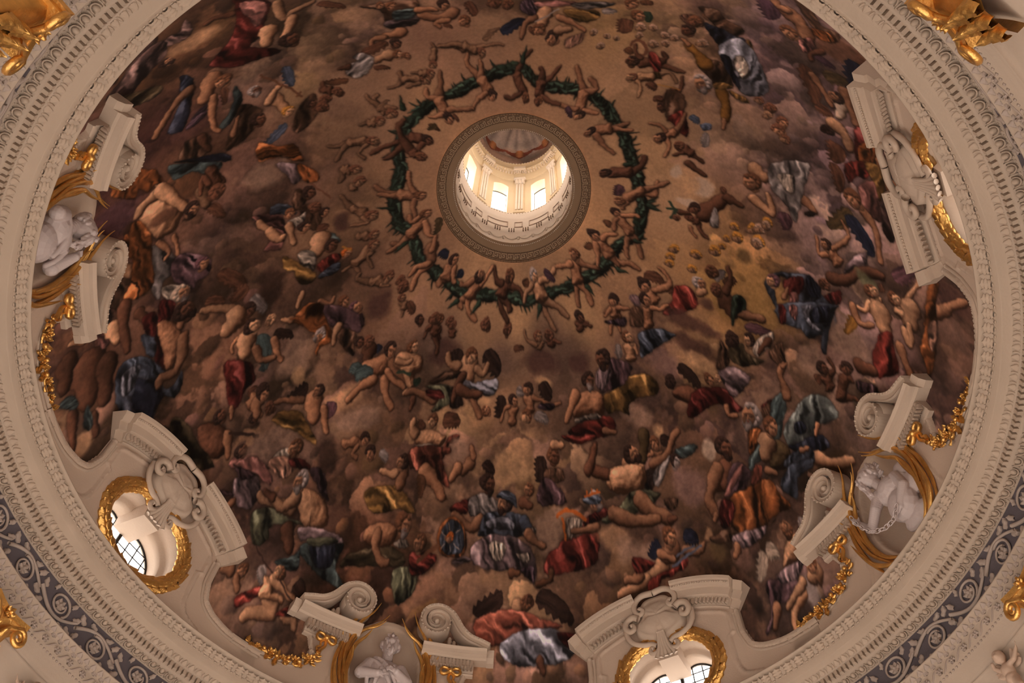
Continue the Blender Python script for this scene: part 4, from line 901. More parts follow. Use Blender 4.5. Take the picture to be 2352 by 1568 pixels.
LW = 2 * math.pi * RF / 52
def scroll_unit(sg):
    g = Geo()
    xs = np.linspace(-LW * .5, LW * .5, 15)
    P = np.stack([xs, sg * .026 * np.cos(math.pi * xs / LW) * 1.2 - sg * .006, np.full(15, .004)], -1)
    v, f = tube_geo(P, np.linspace(.0050, .0034, 15), 6, 1.0); g.add(cyl(v), f)
    cx, cy = .004, -sg * .008
    th = np.linspace(0, 2 * math.pi * 1.25, 26); rr_ = np.linspace(.031, .0165, 26)
    a0 = math.pi * (.5 if sg > 0 else -.5) + .5
    P = np.stack([cx + rr_ * np.cos(a0 - sg * th), cy + rr_ * np.sin(a0 - sg * th) * .95, np.full(26, .0035)], -1)
    v, f = tube_geo(P, np.linspace(.0036, .0022, 26), 6); g.add(cyl(v), f)
    for x, y, an, L in ((-.045, .018, 2.4, .026), (-.050, -.012, -2.2, .022), (.045, .020, .8, .024), (.052, -.004, -.6, .024), (-.012, .032, 2.9, .02), (.02, .030, .3, .022), (-.03, -.028, -1.2, .018), (.034, -.026, -.9, .02)):
        put_leaf(g, x, sg * y, sg * an, L, L * .30, .006, 2, cyl, .002)
    return g
def rosette_geo(rad, petals, mapf, cx=0, cy=0, h=.006):
    g = Geo()
    for k in range(petals):
        a = 2 * math.pi * k / petals
        put_leaf(g, cx + rad * .15 * math.cos(a), cy + rad * .15 * math.sin(a), a, rad * .85, rad * .42, h, 0, mapf, .002, nt=5, ns=3, base=.4)
    v, f = ball_geo(rad * .32, rad * .32, h * .9, 8, 4, True); g.add(mapf(v + [cx, cy, h * .6]), f)
    return g
me_up, me_dn = [scroll_unit(s).mesh('foliage_scroll', M_RELIEF) for s in (1, -1)]
ro_up, ro_dn = [rosette_geo(.0145, 6, cyl, .004, -s * .008).mesh('rosette', M_RELIEF) for s in (1, -1)]
for k in range(52):
    a = 2 * math.pi * (k + .3) / 52
    if not in_frame(np.array([RF * math.cos(a), RF * math.sin(a), ZF]), 90): continue
    o = put('foliage_scroll', me_up if k % 2 else me_dn, frieze, ring_mat(a, RF, ZF))
    WORLD[o.name] = ring_mat(a, RF, ZF)
    put('rosette', ro_up if k % 2 else ro_dn, o, ring_mat(a, RF, ZF))
# ---- architrave
V, Fq = lathe([(1.0935, -0.1850), (1.0740, -0.1852), (1.0715, -0.1866), (1.0715, -0.1895), (1.0735, -0.1905), (1.0765, -0.1950), (1.0790, -0.2010), (1.0800, -0.2030), (1.0815, -0.2045), (1.0835, -0.2080),
               (1.0845, -0.2090), (1.0850, -0.2380), (1.0870, -0.2395), (1.0872, -0.2430), (1.0890, -0.2440), (1.0895, -0.2700), (1.0935, -0.2730), (1.0945, -0.2800), (1.0990, -0.2850), (1.1050, -0.2870)], 420)
arch = struct('trim_4', mesh('architrave', V, Fq, M_STUCCO, False), 'stucco architrave below the slate frieze with leaf and wave bands')
e1 = unit(-0.0055, 0.0110); e3 = unit(-0.88, -0.46)
A1, Fa = leaf_geo(0.0122, 0.0100, 0.0040, 0, 7, 5, 0.4, 0.6, lance=True)
ring_place('heart_leaf', mesh('heart_leaf', slope(A1, e1, e3), Fa, M_RELIEF), 300, 1.0795, -0.2020, arch)
A1, Fa = leaf_geo(0.0085, 0.0080, 0.0045, 2, 6, 5, 0.8)
ring_place('curled_leaf', mesh('curled_leaf', slope(A1 - [.002, 0, 0], unit(.004, -.008), e3), Fa, M_RELIEF), 300, 1.0810, -0.2030, arch, .5)
cyl2 = lambda v: cyl(v, 1.0852, 0)
ring_place('rosette', rosette_geo(.0088, 6, cyl2, h=.004).mesh('wave_rosette', M_RELIEF), 164, 1.0852, -0.2235, arch)
xs = np.linspace(-.0125, .0125, 9)
v, f = tube_geo(np.stack([xs, .0105 * np.sin(xs / .0125 * math.pi / 2), np.full(9, .001)], -1), [.0006, .0012, .0018, .002, .002, .002, .0018, .0012, .0006], 5)
ring_place('wave_ribbon', mesh('wave_ribbon', cyl2(v), f, M_RELIEF), 164, 1.0852, -0.2235, arch, .5)
ring_stuff('pierced_bead_string', ball_geo(.003, .0032, .0028, 6, 4), 640, 1.0868, -0.2412, arch, M_RELIEF)
# ---- drum wall, piers and floor (piers and floor are unseen, shaped to send sky light up)
V, Fq = lathe([(1.0960, -0.2870), (1.1050, -0.2872), (1.1050, -0.3050), (1.1085, -0.3070), (1.1085, DRUM_END), (1.25, DRUM_END)], 240)
drum = struct('wall_drum', mesh('drum_wall', V, Fq, M_STUCCO, False), 'curved stucco drum wall under the architrave')
me = mesh('pier', *box_geo(1.09, 1.26, -.09, .09, -1.85, DRUM_END + .005), M_STUCCO, False)
for k in range(8):
    o = struct('wall_pier', me, 'unseen square pier, spaced to let sky light in under the drum'); o.rotation_euler.z = math.radians(22.5 + 45 * k)
V, Fq = lathe([(0.0001, -1.85), (1.0, -1.85), (7.0, -1.85)], 64)
struct('floor', mesh('floor', V, Fq, M_FLOOR), 'unseen wide church floor, kept pale to bounce sky light up')
# ================================================================= gilded capitals and stucco on the drum
def spiral(cx, cy, r0, r1, turns, a0, sg, n=28, w=0.0):
    t = np.linspace(0, 1, n); rr_ = r0 + (r1 - r0) * t; a = a0 + sg * 2 * math.pi * turns * t
    return np.stack([cx + rr_ * np.cos(a), cy + rr_ * np.sin(a), np.full(n, w)], -1)
RC = 1.105
def ccyl(v): return cyl(v, RC, 0)
def capital(az, ztop, label):
    M = ring_mat(az, RC, ztop)
    t = empty('gilded_capital', ring_mat(az, RC, ztop - .12)); tag(t, label, 'capital', 'gilded pilaster capitals on the drum')
    g = Geo()
    for (y0, y1, d, hw) in ((-.012, 0, .050, .060), (-.020, -.012, .044, .054)):
        n = 9; xs = np.linspace(-hw, hw, n); fr = d * (1 - .18 * np.cos(xs / hw * math.pi / 2))
        V = [(x, y, w) for x, q in zip(xs, fr) for (y, w) in ((y0, 0), (y0, q), (y1, q + .003), (y1, 0))]
        F = gridfaces(n, 4, False, True) + [(3, 2, 1, 0), tuple(range(4 * n - 4, 4 * n))]
        g.add(ccyl(V), F)
    put('abacus', g.mesh('abacus', M_GOLD, False), t, M)
    g = Geo(); V = []; ys = np.linspace(-.125, -.02, 8)
    for y in ys:
        k = (y + .125) / .105; hw = .034 + .012 * k ** 2; d = .020 + .018 * k ** 2
        V += [(-hw, y, 0), (-hw, y, d * .7), (-hw * .6, y, d), (hw * .6, y, d), (hw, y, d * .7), (hw, y, 0)]
    g.add(ccyl(V), gridfaces(8, 6)); put('bell', g.mesh('bell', M_GOLD), t, M)
    for s in (-1, 1):
        P = np.vstack([[(s * .008, -.055, .040), (s * .022, -.034, .046)], spiral(s * .048, -.040, .020, .004, 1.6, math.pi / 2, -s, 26, .052)])
        v, f = tube_geo(P, np.linspace(.0065, .004, len(P)), 7); put('volute', mesh('volute', ccyl(v), f, M_GOLD), t, M)
    for row, (y, L, w, n, x) in enumerate(((-.125, .046, .011, 3, .026), (-.095, .048, .011, 2, .024))):
        for k in range(n):
            g = Geo(); put_leaf(g, (k - (n - 1) / 2) * x, y, math.pi / 2, L, w, .016, 3, ccyl, .024 + .006 * row, curl=1.3); put('acanthus_leaf', g.mesh('acanthus_leaf', M_GOLD), t, M)
    put('flower', rosette_geo(.013, 5, lambda v: ccyl(np.asarray(v) + [0, -.010, .045])).mesh('flower', M_GOLD), t, M)
capital(math.radians(-130.5), -.292, 'dark gilded capital in the upper left corner of the view, cropped by the frame')
capital(math.radians(-57.5), -.325, 'gilded scroll capital hanging over the leaf bands at the top right')
capital(math.radians(160.2), -.262, 'gilded capital at the lower left edge above a hanging stucco ribbon')
capital(math.radians(7.9), -.252, 'gilded capital at the lower right edge above the stucco cherub')

def sculpt(name, prims, voxel, m, mapf, smooth=4):
    """blobs melted into one continuous skin.  prims: ('e',x,y,z,rx,ry,rz) or ('c',x0,y0,z0,r0,x1,y1,z1,r1)"""
    g = Geo()
    for p in prims:
        if p[0] == 'e':
            v, f = ball_geo(p[4], p[5], p[6], 14, 10); g.add(v + np.array(p[1:4]), f)
        else:
            a = np.array(p[1:4]); b = np.array(p[5:8]); n = max(3, int(np.linalg.norm(b - a) / (min(p[4], p[8]) * .5)) + 2)
            for t in np.linspace(0, 1, n):
                q = p[4] + (p[8] - p[4]) * t; v, f = ball_geo(q, q, q, 12, 8); g.add(v + a + (b - a) * t, f)
    me = g.mesh(name + '_raw', None, False)
    o = bpy.data.objects.new('tmp', me); col.objects.link(o)
    md = o.modifiers.new('r', 'REMESH'); md.mode = 'VOXEL'; md.voxel_size = voxel * R
    if smooth:
        ms = o.modifiers.new('s', 'SMOOTH'); ms.factor = .5; ms.iterations = smooth
    dg = bpy.context.evaluated_depsgraph_get(); dg.update()
    e = o.evaluated_get(dg).to_mesh()
    n = len(e.vertices); V = np.zeros(n * 3, np.float32); e.vertices.foreach_get('co', V); V = V.reshape(-1, 3) / R
    F = [tuple(p.vertices) for p in e.polygons]
    o.evaluated_get(dg).to_mesh_clear(); bpy.data.objects.remove(o); bpy.data.meshes.remove(me)
    return mesh(name, mapf(V), F, m)
def cherub(az, z, label, flip=1):
    M = ring_mat(az, 1.1085, z)
    cm = lambda v: cyl(v, 1.1085, 0)
    t = empty('stucco_cherub', M); tag(t, label, 'stucco figure', 'stucco cherubs on the drum wall')
    k = flip
    P = [('e', 0, 0, .022, .0135, .0155, .0135), ('e', .004 * k, -.003, .034, .004, .004, .004), ('c', 0, -.014, .018, .006, 0, -.022, .018, .007),
         ('e', 0, -.034, .018, .0150, .0185, .0125), ('e', 0, -.054, .018, .0155, .015, .0135),
         ('c', .012 * k, -.026, .02, .006, .034 * k, -.032, .026, .005), ('c', .034 * k, -.032, .026, .005, .050 * k, -.020, .026, .0038),
         ('c', -.012 * k, -.026, .02, .006, -.024 * k, -.012, .022, .0048), ('c', -.024 * k, -.012, .022, .0048, -.020 * k, -.004, .026, .004),
         ('c', -.007, -.06, .02, .0095, -.012, -.088, .026, .007), ('c', -.012, -.088, .026, .007, -.014, -.114, .018, .005),
         ('c', .007, -.06, .02, .0095, .018, -.084, .03, .007), ('c', .018, -.084, .03, .007, .014, -.108, .018, .005)]
    for s in (-1, 1): P += [('e', s * .0053 + .002 * k, .003, .0335, .0022, .0016, .0016)]
    for h in range(5): P.append(('c', .050 * k, -.020, .026, .0022, .050 * k + (.004 + .0015 * h) * k, -.015 + .002 * h - .004, .026 + .001 * h, .0013))
    put('body', sculpt('cherub_body', P, .0022, M_CHERUB, cm, 2), t, M)
    for s in (-1, 1):
        g = Geo()
        for j in range(4): put_leaf(g, s * .010, -.026, (math.pi / 2 - s * (.5 + .32 * j)), .034 - .003 * j, .008, .005, 0, cm, .008)
        put('wing', g.mesh('wing', M_CHERUB), t, M)
cherub(math.radians(16.6), -.300, 'winged stucco cherub on the drum wall at the lower right corner')
cherub(math.radians(151.2), -.322, 'stucco cherub on the drum wall whose head just shows at the lower left', -1)
def pendant(az, z):
    M = ring_mat(az, 1.1085, z); cm = lambda v: cyl(v, 1.1085, 0)
    t = empty('stucco_pendant', M); tag(t, 'hanging stucco ribbon and leaf string below the lower left gilded capital', 'pendant')
    P = spl([(.0, 0, .004), (.018, .004, .006), (.028, -.006, .008), (.022, -.020, .006), (.010, -.022, .004)], 5)
    v, f = tube_geo(P, .0022, 6); put('ribbon', mesh('ribbon', cm(v), f, M_RELIEF), t, M)
    for k in range(9):
        g = Geo(); put_leaf(g, .002 * math.sin(k), -.012 * k - .004, -math.pi / 2 + (.5 if k % 2 else -.5), .016, .0055, .006, 0, cm, .004); put('leaf', g.mesh('leaf', M_RELIEF), t, M)
pendant(math.radians(158.0), -.385)
# ================================================================= stucco bays at the foot of the dome
def dm(V):
    V = np.asarray(V, float); return D(V[:, 0], V[:, 1], V[:, 2])
def rotz(a): return Matrix.Rotation(a, 4, 'Z')
def frame(u, v, w, ang=0.0, tilt=0.0, sc=1.0):
    """matrix of a piece lying on the shell: x along 'ang', y across, z out; tilt rolls it about x"""
    p = D(u, v, w); e = 2e-3
    eu = D(u + e, v, w) - p; eu /= np.linalg.norm(eu); ev = D(u, v + e, w) - p; ev /= np.linalg.norm(ev)
    ew = np.cross(eu, ev); ev = np.cross(ew, eu)
    x = math.cos(ang) * eu + math.sin(ang) * ev; y = -math.sin(ang) * eu + math.cos(ang) * ev
    y2 = math.cos(tilt) * y + math.sin(tilt) * ew; z2 = np.cross(x, y2)
    M = Matrix.Identity(4)
    for i in range(3): M[i][0] = x[i] * sc; M[i][1] = y2[i] * sc; M[i][2] = z2[i] * sc; M[i][3] = p[i] * R
    return M
def sweep(path, prof_, closed=False, lat=None):
    """profile (lateral, out) carried along a (u, v) path -> (u, v, w)"""
    P = np.asarray(path, float); n = len(P)
    if closed: T = np.roll(P, -1, 0) - np.roll(P, 1, 0)
    else: T = np.gradient(P, axis=0)
    T /= np.linalg.norm(T, axis=1)[:, None] + 1e-12
    N = np.stack([-T[:, 1], T[:, 0]], -1); lat = np.ones(n) if lat is None else np.asarray(lat)
    V = []
    for i in range(n):
        for a, b in prof_: V.append((P[i, 0] + N[i, 0] * a * lat[i], P[i, 1] + N[i, 1] * a * lat[i], b))
    k = len(prof_); F = gridfaces(n, k, closed, True)
    if not closed: F.append(tuple(range(k))[::-1]); F.append(tuple(range((n - 1) * k, n * k)))
    return np.array(V), F
def poly_sdf(poly, X, Y): return sdf(np.asarray(poly, float), X, Y)
def dist_line(L, X, Y):
    d = np.full(X.shape, 1e9)
    for (ax, ay), (bx, by) in zip(L[:-1], L[1:]):
        ex, ey = bx - ax, by - ay; q = ex * ex + ey * ey + 1e-12
        t = np.clip(((X - ax) * ex + (Y - ay) * ey) / q, 0, 1)
        d = np.minimum(d, np.hypot(X - ax - t * ex, Y - ay - t * ey))
    return d
def mirror(pts): return [(-x, y) for x, y in pts[::-1]]

def relief_field(half, ridges, hole=None, niche=None, st=.0036):
    """plaster field raised on the shell, with moulded borders; returns (mesh verts, faces)"""
    us = np.arange(-.452, .4521, st); vs = np.arange(-.05, .39, st)
    U, Vv = np.meshgrid(us, vs)
    poly = half + mirror(half)
    d = poly_sdf(poly, U, Vv)
    w = np.where(d > 0, .007 * np.clip(d / .004, 0, 1), -.010)
    for L, hw, hh in ridges:
        L2 = spl(L, 4)
        for pl in (L2, L2 * [-1, 1]):
            q = dist_line([tuple(t) for t in pl], U, Vv) / hw
            w = np.maximum(w, np.where(q < 1, .007 + hh * np.sqrt(np.clip(1 - q ** 2, 0, 1)) * (1 - .45 * (np.abs(q - .15) < .14)), -1))
    keep = d > -.016
    if hole is not None:
        c, a, b = hole; keep &= ((U / a) ** 2 + ((Vv - c) / b) ** 2) > .93
    if niche is not None:
        c, a, b = niche; q = (U / a) ** 2 + ((Vv - c) / b) ** 2
        w = np.where(q < 1, .007 - .066 * np.sqrt(np.clip(1 - q, 0, 1)), w)
    nv, nu = U.shape
    I = np.arange(nu * nv).reshape(nv, nu)
    kc = keep[:-1, :-1] & keep[1:, :-1] & keep[:-1, 1:] & keep[1:, 1:]
    Q = np.stack([I[:-1, :-1], I[:-1, 1:], I[1:, 1:], I[1:, :-1]], -1)[kc]
    used = np.unique(Q); rm = np.full(nu * nv, -1); rm[used] = np.arange(len(used))
    return D(U.ravel()[used], Vv.ravel()[used], w.ravel()[used]), rm[Q]

PED_C, PED_R = 0.005, 0.355
def arc(rho, f0, f1, n=18):
    f = np.radians(np.linspace(f0, f1, n)); return np.stack([rho * np.sin(f), PED_C + rho * np.cos(f)], -1)
WHALF = [(0, .372)] + [tuple(p) for p in arc(.366, 4, 38, 8)] + [(.234, .268), (.234, .206), (.238, .182), (.25, .146), (.27, .127), (.296, .114), (.353, .099), (.452, .094), (.452, -.05), (0, -.05)]
WR = [([(.234, .268), (.234, .206), (.238, .182), (.25, .146), (.27, .127), (.296, .114), (.353, .099), (.452, .094)], .0085, .012),
      ([tuple(p) for p in arc(.344, 17, 35, 5)] + [(.207, .265), (.205, .21)], .005, .006), ([(.193, .203), (.193, .15), (.197, .098), (.216, .066), (.26, .05)], .0055, .007), ([(.193, .203), (.207, .212)], .005, .006)]
MHALF = [(0, .378), (.04, .372), (.085, .335), (.112, .29), (.250, .288), (.250, .238), (.236, .205), (.222, .178), (.232, .145), (.262, .120), (.31, .106), (.36, .100), (.452, .094), (.452, -.05), (0, -.05)]
MR = [([(.222, .178), (.232, .145), (.262, .120), (.31, .106), (.36, .100), (.452, .094)], .0075, .009), ([(.150, .235), (.150, .15), (.160, .08), (.19, .03)], .005, .006), ([(.236, .232), (.228, .205), (.218, .180)], .0055, .008)]
V, F = relief_field(WHALF, WR, hole=(HOLE_C, HOLE_A, HOLE_B)); me_wf = mesh('window_field', V, F, M_PLASTER)
V, F = relief_field(MHALF, MR, niche=(NI_C, NI_A, NI_B)); me_mf = mesh('niche_field', V, F, M_PLASTER)

# ---- pieces shared by the bays
lv, lf = leaf_geo(.027, .0105, .0055, 0, 7, 5, .9, .45, base=.5); ME_WLEAF = mesh('wreath_leaf', lv, lf, M_GOLD)
lv, lf = leaf_geo(.022, .0052, .0080, 3, 10, 5, .8); ME_FLEAF = mesh('frieze_leaf', lv, lf, M_BAY)
lv, lf = leaf_geo(.026, .0085, .006, 3, 8, 5, 1.0); ME_GLEAF = mesh('garland_leaf', lv, lf, M_GOLD)
ME_EGG = ball_geo(.0036, .0030, .0034, 8, 5)
def rose():
    g = Geo()
    for ring, (r, n, t) in enumerate(((.013, 6, .25), (.0085, 5, .7), (.0045, 4, 1.1))):
        for k in range(n):
            v, f = leaf_geo(r * .95, r * .62, .004, 0, 5, 5, .9); a = 2 * math.pi * (k + .5 * ring) / n
            x = v[:, 0] * math.cos(t); h = v[:, 2] + v[:, 0] * math.sin(t)
            g.add(np.stack([x * math.cos(a) - v[:, 1] * math.sin(a), x * math.sin(a) + v[:, 1] * math.cos(a), h + .002], -1), f)
    v, f = ball_geo(.0035, .0035, .004, 8, 5); g.add(v + [0, 0, .006], f)
    return g.mesh('rose', M_GOLD)
ME_ROSE = rose()
g = Geo(); v, f = ball_geo(.0095, .0085, .0085, 10, 8); g.add(v + [0, 0, .006], f); v, f = ball_geo(.0022, .0022, .002, 6, 4); g.add(v + [.009, 0, .008], f); ME_FRUIT = g.mesh('fruit', M_GOLD)

# ---- window parts in bay coordinates
def half_pediment(sg):
    prof_ = [(0, 0), (0, .012), (.004, .015), (.007, .012), (.009, .013), (.027, .022), (.029, .033), (.031, .036), (.052, .038), (.054, .044), (.058, .046), (.068, .053), (.071, .058), (.080, .060), (.080, 0)]
    A = arc(PED_R, 8.5, 37.5, 16) * [sg, 1]
    if sg < 0: A = A[::-1]
    return sweep(A, prof_)
def half_return(sg):
    prof_ = [(0, 0), (.006, .010), (.028, .013), (.030, .022), (.052, .024), (.054, .030), (.072, .040), (.078, .042), (.078, 0)]
    A = arc(PED_R, 37.5, 42.5, 4) * [sg, 1]
    if sg < 0: A = A[::-1]
    return sweep(A, prof_)
ME_PED = {s: mesh('pediment_body', dm(half_pediment(s)[0]), half_pediment(s)[1], M_BAY, False) for s in (-1, 1)}
ME_RET = {s: mesh('pediment_return', dm(half_return(s)[0]), half_return(s)[1], M_BAY, False) for s in (-1, 1)}
def egg_line(pts, w, n):
    P = np.asarray(pts, float); s = np.concatenate([[0], np.cumsum(np.hypot(*np.diff(P, axis=0).T))]); g = Geo()
    for q in np.linspace(s[0], s[-1], n):
        u, v_ = np.interp(q, s, P[:, 0]), np.interp(q, s, P[:, 1]); v, f = ME_EGG; g.add(dm(v + [u, v_, w]), f)
    return g
ME_PEGG = {s: egg_line(arc(PED_R + .063, 9.5, 36.5, 20) * [s, 1], .052, 24).mesh('egg_row', M_BAY) for s in (-1, 1)}
HT = np.linspace(0, 2 * math.pi, 72, endpoint=False)
def opening(k, notch=.0):
    u = HOLE_A * k * np.cos(HT); v = HOLE_C + HOLE_B * k * np.sin(HT)
    return u, v - notch * np.exp(-(u / .034) ** 2) * (np.sin(HT) > 0)
def reveal():
    rows = [(1.02, .009, .020), (.98, .004, .022), (.975, -.030, .024), (.97, -.048, .026), (.88, -.054, .030), (.88, -.075, .030), (.87, -.105, .03), (.86, -.112, .03)]
    V = []
    for k, w, nt in rows:
        u, v = opening(k, nt); V.append(np.stack([u, v, np.full_like(u, w)], -1))
    V = np.array(V); return V.reshape(-1, 3), gridfaces(len(rows), 72, False, True)
v, f = reveal(); ME_REVEAL = mesh('window_reveal', dm(v), [tuple(reversed(q)) for q in f], M_BAY)
g = Geo(); n = 6
V = [(u, v_, w) for w in np.linspace(.006, -.098, n) for (u, v_) in ((-.030, .214 + .0), (.030, .214), (.036, .285), (-.036, .285))]
g.add(dm(V), gridfaces(n, 4, False, True) + [(0, 1, 2, 3), (4 * n - 1, 4 * n - 2, 4 * n - 3, 4 * n - 4)]); ME_KEY = g.mesh('key_block', M_BAY, False)
u, v_ = opening(.87, .03); V = [(0, HOLE_C, -.106)] + [(a, b, -.106) for a, b in zip(u, v_)]
ME_PANE = mesh('pane', dm(V), [(0, 1 + i, 1 + (i + 1) % 72) for i in range(72)], M_GLASS, False)
def bar(u0, v0, u1, v1, w, r):
    P = np.stack([np.linspace(u0, u1, 8), np.linspace(v0, v1, 8), np.full(8, w)], -1); vv, ff = tube_geo(P, r, 5); return dm(vv), ff
ME_BARV = [mesh('glazing_bar', *bar(x, HOLE_C - .094 * math.sqrt(1 - (x / .116) ** 2), x, HOLE_C + .088 * math.sqrt(1 - (x / .116) ** 2), -.103, .0017), M_IRON) for x in (-.09, -.06, -.03, .034, .062, .092)]
ME_BARH = [mesh('glazing_bar', *bar(-.115 * math.sqrt(max(0, 1 - ((y - HOLE_C) / .096) ** 2)), y, .115 * math.sqrt(max(0, 1 - ((y - HOLE_C) / .096) ** 2)), y, -.103, .0015), M_IRON) for y in (.105, .135, .165, .195, .222)]
ME_MULL = mesh('mullion', *bar(.002, .085, .002, .245, -.100, .0055), M_IRON)
u, v_ = opening(.86, .03); vv, ff = tube_geo(np.stack([np.append(u, u[0]), np.append(v_, v_[0]), np.full(73, -.104)], -1), .003, 6, cap=False); ME_SASH = mesh('sash_ring', dm(vv), ff, M_IRON)
# wreath path: from the foot of the oval up both sides to the cartouche
def wr_path(sg, n=60):
    t = np.linspace(-math.pi / 2, math.pi / 2 - .14, n); u = .1465 * np.cos(t); v = HOLE_C + .1235 * np.sin(t)
    k = np.clip((t - .9) / .55, 0, 1) ** 2
    v = v - .040 * k * np.exp(-(u / .05) ** 2); return np.stack([sg * u, v], -1)
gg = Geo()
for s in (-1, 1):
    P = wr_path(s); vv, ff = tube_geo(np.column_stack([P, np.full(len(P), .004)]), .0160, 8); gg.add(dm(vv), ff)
ME_WCORE = gg.mesh('wreath_core', M_GOLD_SHADE)
# cartouche
OUT = [(0, .428), (.030, .426), (.050, .412), (.060, .388), (.053, .362), (.066, .345), (.082, .330), (.076, .300), (.050, .280), (.026, .270), (.012, .255)]
O2 = np.array(spl(OUT + mirror(OUT[1:]), 4, True))
rows = []
for k in np.linspace(0.001, 1, 10):
    w = .030 + .018 * (1 - k ** 2) - .006 * math.exp(-((k - .70) / .10) ** 2)
    q = O2 * k + np.array([0, .345]) * (1 - k); rows.append(np.column_stack([q, np.full(len(q), w if k < 1 else .0)]))
SV = np.concatenate(rows); n = len(O2)
SV[:, 2] += .0011 * np.sin(np.hypot(SV[:, 0], SV[:, 1] - .40) * 420) * (np.hypot(SV[:, 0] / .05, (SV[:, 1] - .33) / .05) < 1)
ME_SHIELD = mesh('shield', dm(SV), gridfaces(10, n, False, True), M_BAY)
def scroll_tube(P, r0, r1, w, k=5):
    q = spl(P, k); vv, ff = tube_geo(np.column_stack([q, np.full(len(q), w - .006)]), np.linspace(r0, r1, len(q)) * 1.45, 8, .85); return mesh('scroll', dm(vv), ff, M_BAY)
SCR = {}
for s in (-1, 1):
    a = np.array([(s, 1)])
    SCR[s] = [scroll_tube(np.array([(.0, .431), (.034, .434), (.058, .420), (.068, .396), (.062, .372), (.048, .368), (.042, .380), (.050, .388), (.056, .382)]) * a, .0075, .0045, .044),
              scroll_tube(np.array([(.060, .352), (.078, .362), (.098, .352), (.104, .330), (.092, .314), (.078, .320), (.080, .334), (.090, .332)]) * a, .0080, .0045, .046),
              scroll_tube(np.array([(.106, .336), (.104, .305), (.088, .280), (.060, .266), (.036, .262), (.020, .250)]) * a, .0065, .005, .032)]
gg = Geo()
for k in range(-2, 3):
    q = spl([(k * .0045, .285), (k * .006, .258), (k * .0085, .236), (k * .015, .212)], 4)
    vv, ff = tube_geo(np.column_stack([q, np.linspace(.040, .020, len(q))]), np.linspace(.0045, .0068, len(q)), 7); gg.add(dm(vv), ff)
ME_FOOT = gg.mesh('fluted_foot', M_BAY)
ME_CURL = {s: scroll_tube(np.array([(.012, .248), (.022, .232), (.036, .228), (.044, .238), (.040, .248), (.032, .246)]) * np.array([(s, 1)]), .006, .004, .03) for s in (-1, 1)}

def border(L, r):
    out = []
    for s in (-1, 1):
        q = spl(np.array(L) * [s, 1], 6); g = Geo()
        vv, ff = tube_geo(np.column_stack([q, np.full(len(q), .007)]), r, 8, 1.2); g.add(dm(vv), ff)
        off = sweep(q, [(-r * 1.9 * s, .004), (-r * 1.9 * s, .011), (-r * .9 * s, .011), (-r * .9 * s, .004)]); g.add(dm(off[0]), off[1]); out.append(g.mesh('border_moulding', M_BAY))
    return out
ME_WB = border(WR[0][0], .0085); ME_MB = border(MR[0][0], .0072)
WTXT = ['at the lower left', 'at the bottom right of centre', 'at the right edge behind the cornice', 'in the bay above the picture']
for i, az in enumerate(WIN_AZ + [WIN4]):
    Z = rotz(az); where = WTXT[i]
    o = put('wall_window_bay', me_wf, None, Z); tag(o, 'smooth plaster field with moulded border ' + where, kind='structure')
    WORLD[o.name] = Z.copy()
    for q in ME_WB: put('border_moulding', q, o, Z)
    B = Z @ Matrix.Translation(Vector(D(0, .03, 0) * R))
    t = empty('window_%d' % (i + 1), B); tag(t, 'deep oval window with iron glazing bars ' + where, kind='structure')
    put('reveal', ME_REVEAL, t, Z); put('key_block', ME_KEY, t, Z); put('pane', ME_PANE, t, Z); put('sash_ring', ME_SASH, t, Z); put('mullion', ME_MULL, t, Z)
    for q in ME_BARV + ME_BARH: put('glazing_bar', q, t, Z)
    if i == 3: continue                                            # the fourth bay lies out of view: only its light counts
    t = empty('gilded_wreath', B); tag(t, 'gilded laurel wreath round the oval window ' + where, 'wreath', 'gilded window wreaths')
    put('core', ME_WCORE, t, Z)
    for s in (-1, 1):
        P = wr_path(s, 200); S = np.concatenate([[0], np.cumsum(np.hypot(*np.diff(P, axis=0).T))])
        n = 19
        for k in range(n):
            for row in (-1, 0, 1):
                q = (k + .5 * (row != 0)) / n * (S[-1] - .014)
                u, v_ = np.interp(q, S, P[:, 0]), np.interp(q, S, P[:, 1]); u2, v2 = np.interp(q + .004, S, P[:, 0]), np.interp(q + .004, S, P[:, 1])
                an = math.atan2(v2 - v_, u2 - u) + random.uniform(-.15, .15); la = row * .0150
                tl = -row * .75
                put('leaf', ME_WLEAF, t, Z @ frame(u - math.sin(an) * la, v_ + math.cos(an) * la, .0195 - .0075 * abs(row), an, tl, random.uniform(.85, 1.1)))
    for s, side in ((-1, 'left'), (1, 'right')):
        t = empty('broken_pediment', Z @ Matrix.Translation(Vector(D(s * .15, .35, 0) * R)))
        tag(t, '%s half of the curved pediment of the window %s' % (side, where), 'pediment', 'broken pediments over the oval windows')
        put('cornice', ME_PED[s], t, Z); put('return', ME_RET[s], t, Z); o = put('egg_row', ME_PEGG[s], t, Z); tag(o, kind='stuff')
        for k in range(14):
            f = math.radians(9.8 + 26.6 * k / 13); rr_ = PED_R + .028
            put('leaf', ME_FLEAF, t, Z @ frame(s * rr_ * math.sin(f), PED_C + rr_ * math.cos(f), .024, -math.pi / 2 - s * f, 0, 1.0))
    t = empty('stucco_cartouche', Z @ Matrix.Translation(Vector(D(0, .25, 0) * R))); tag(t, 'scrolled stucco cartouche above the oval window ' + where, 'cartouche', 'cartouches above the oval windows')
    put('shield', ME_SHIELD, t, Z); put('fluted_foot', ME_FOOT, t, Z)
    for s in (-1, 1):
        for q in SCR[s] + [ME_CURL[s]]: put('scroll', q, t, Z)

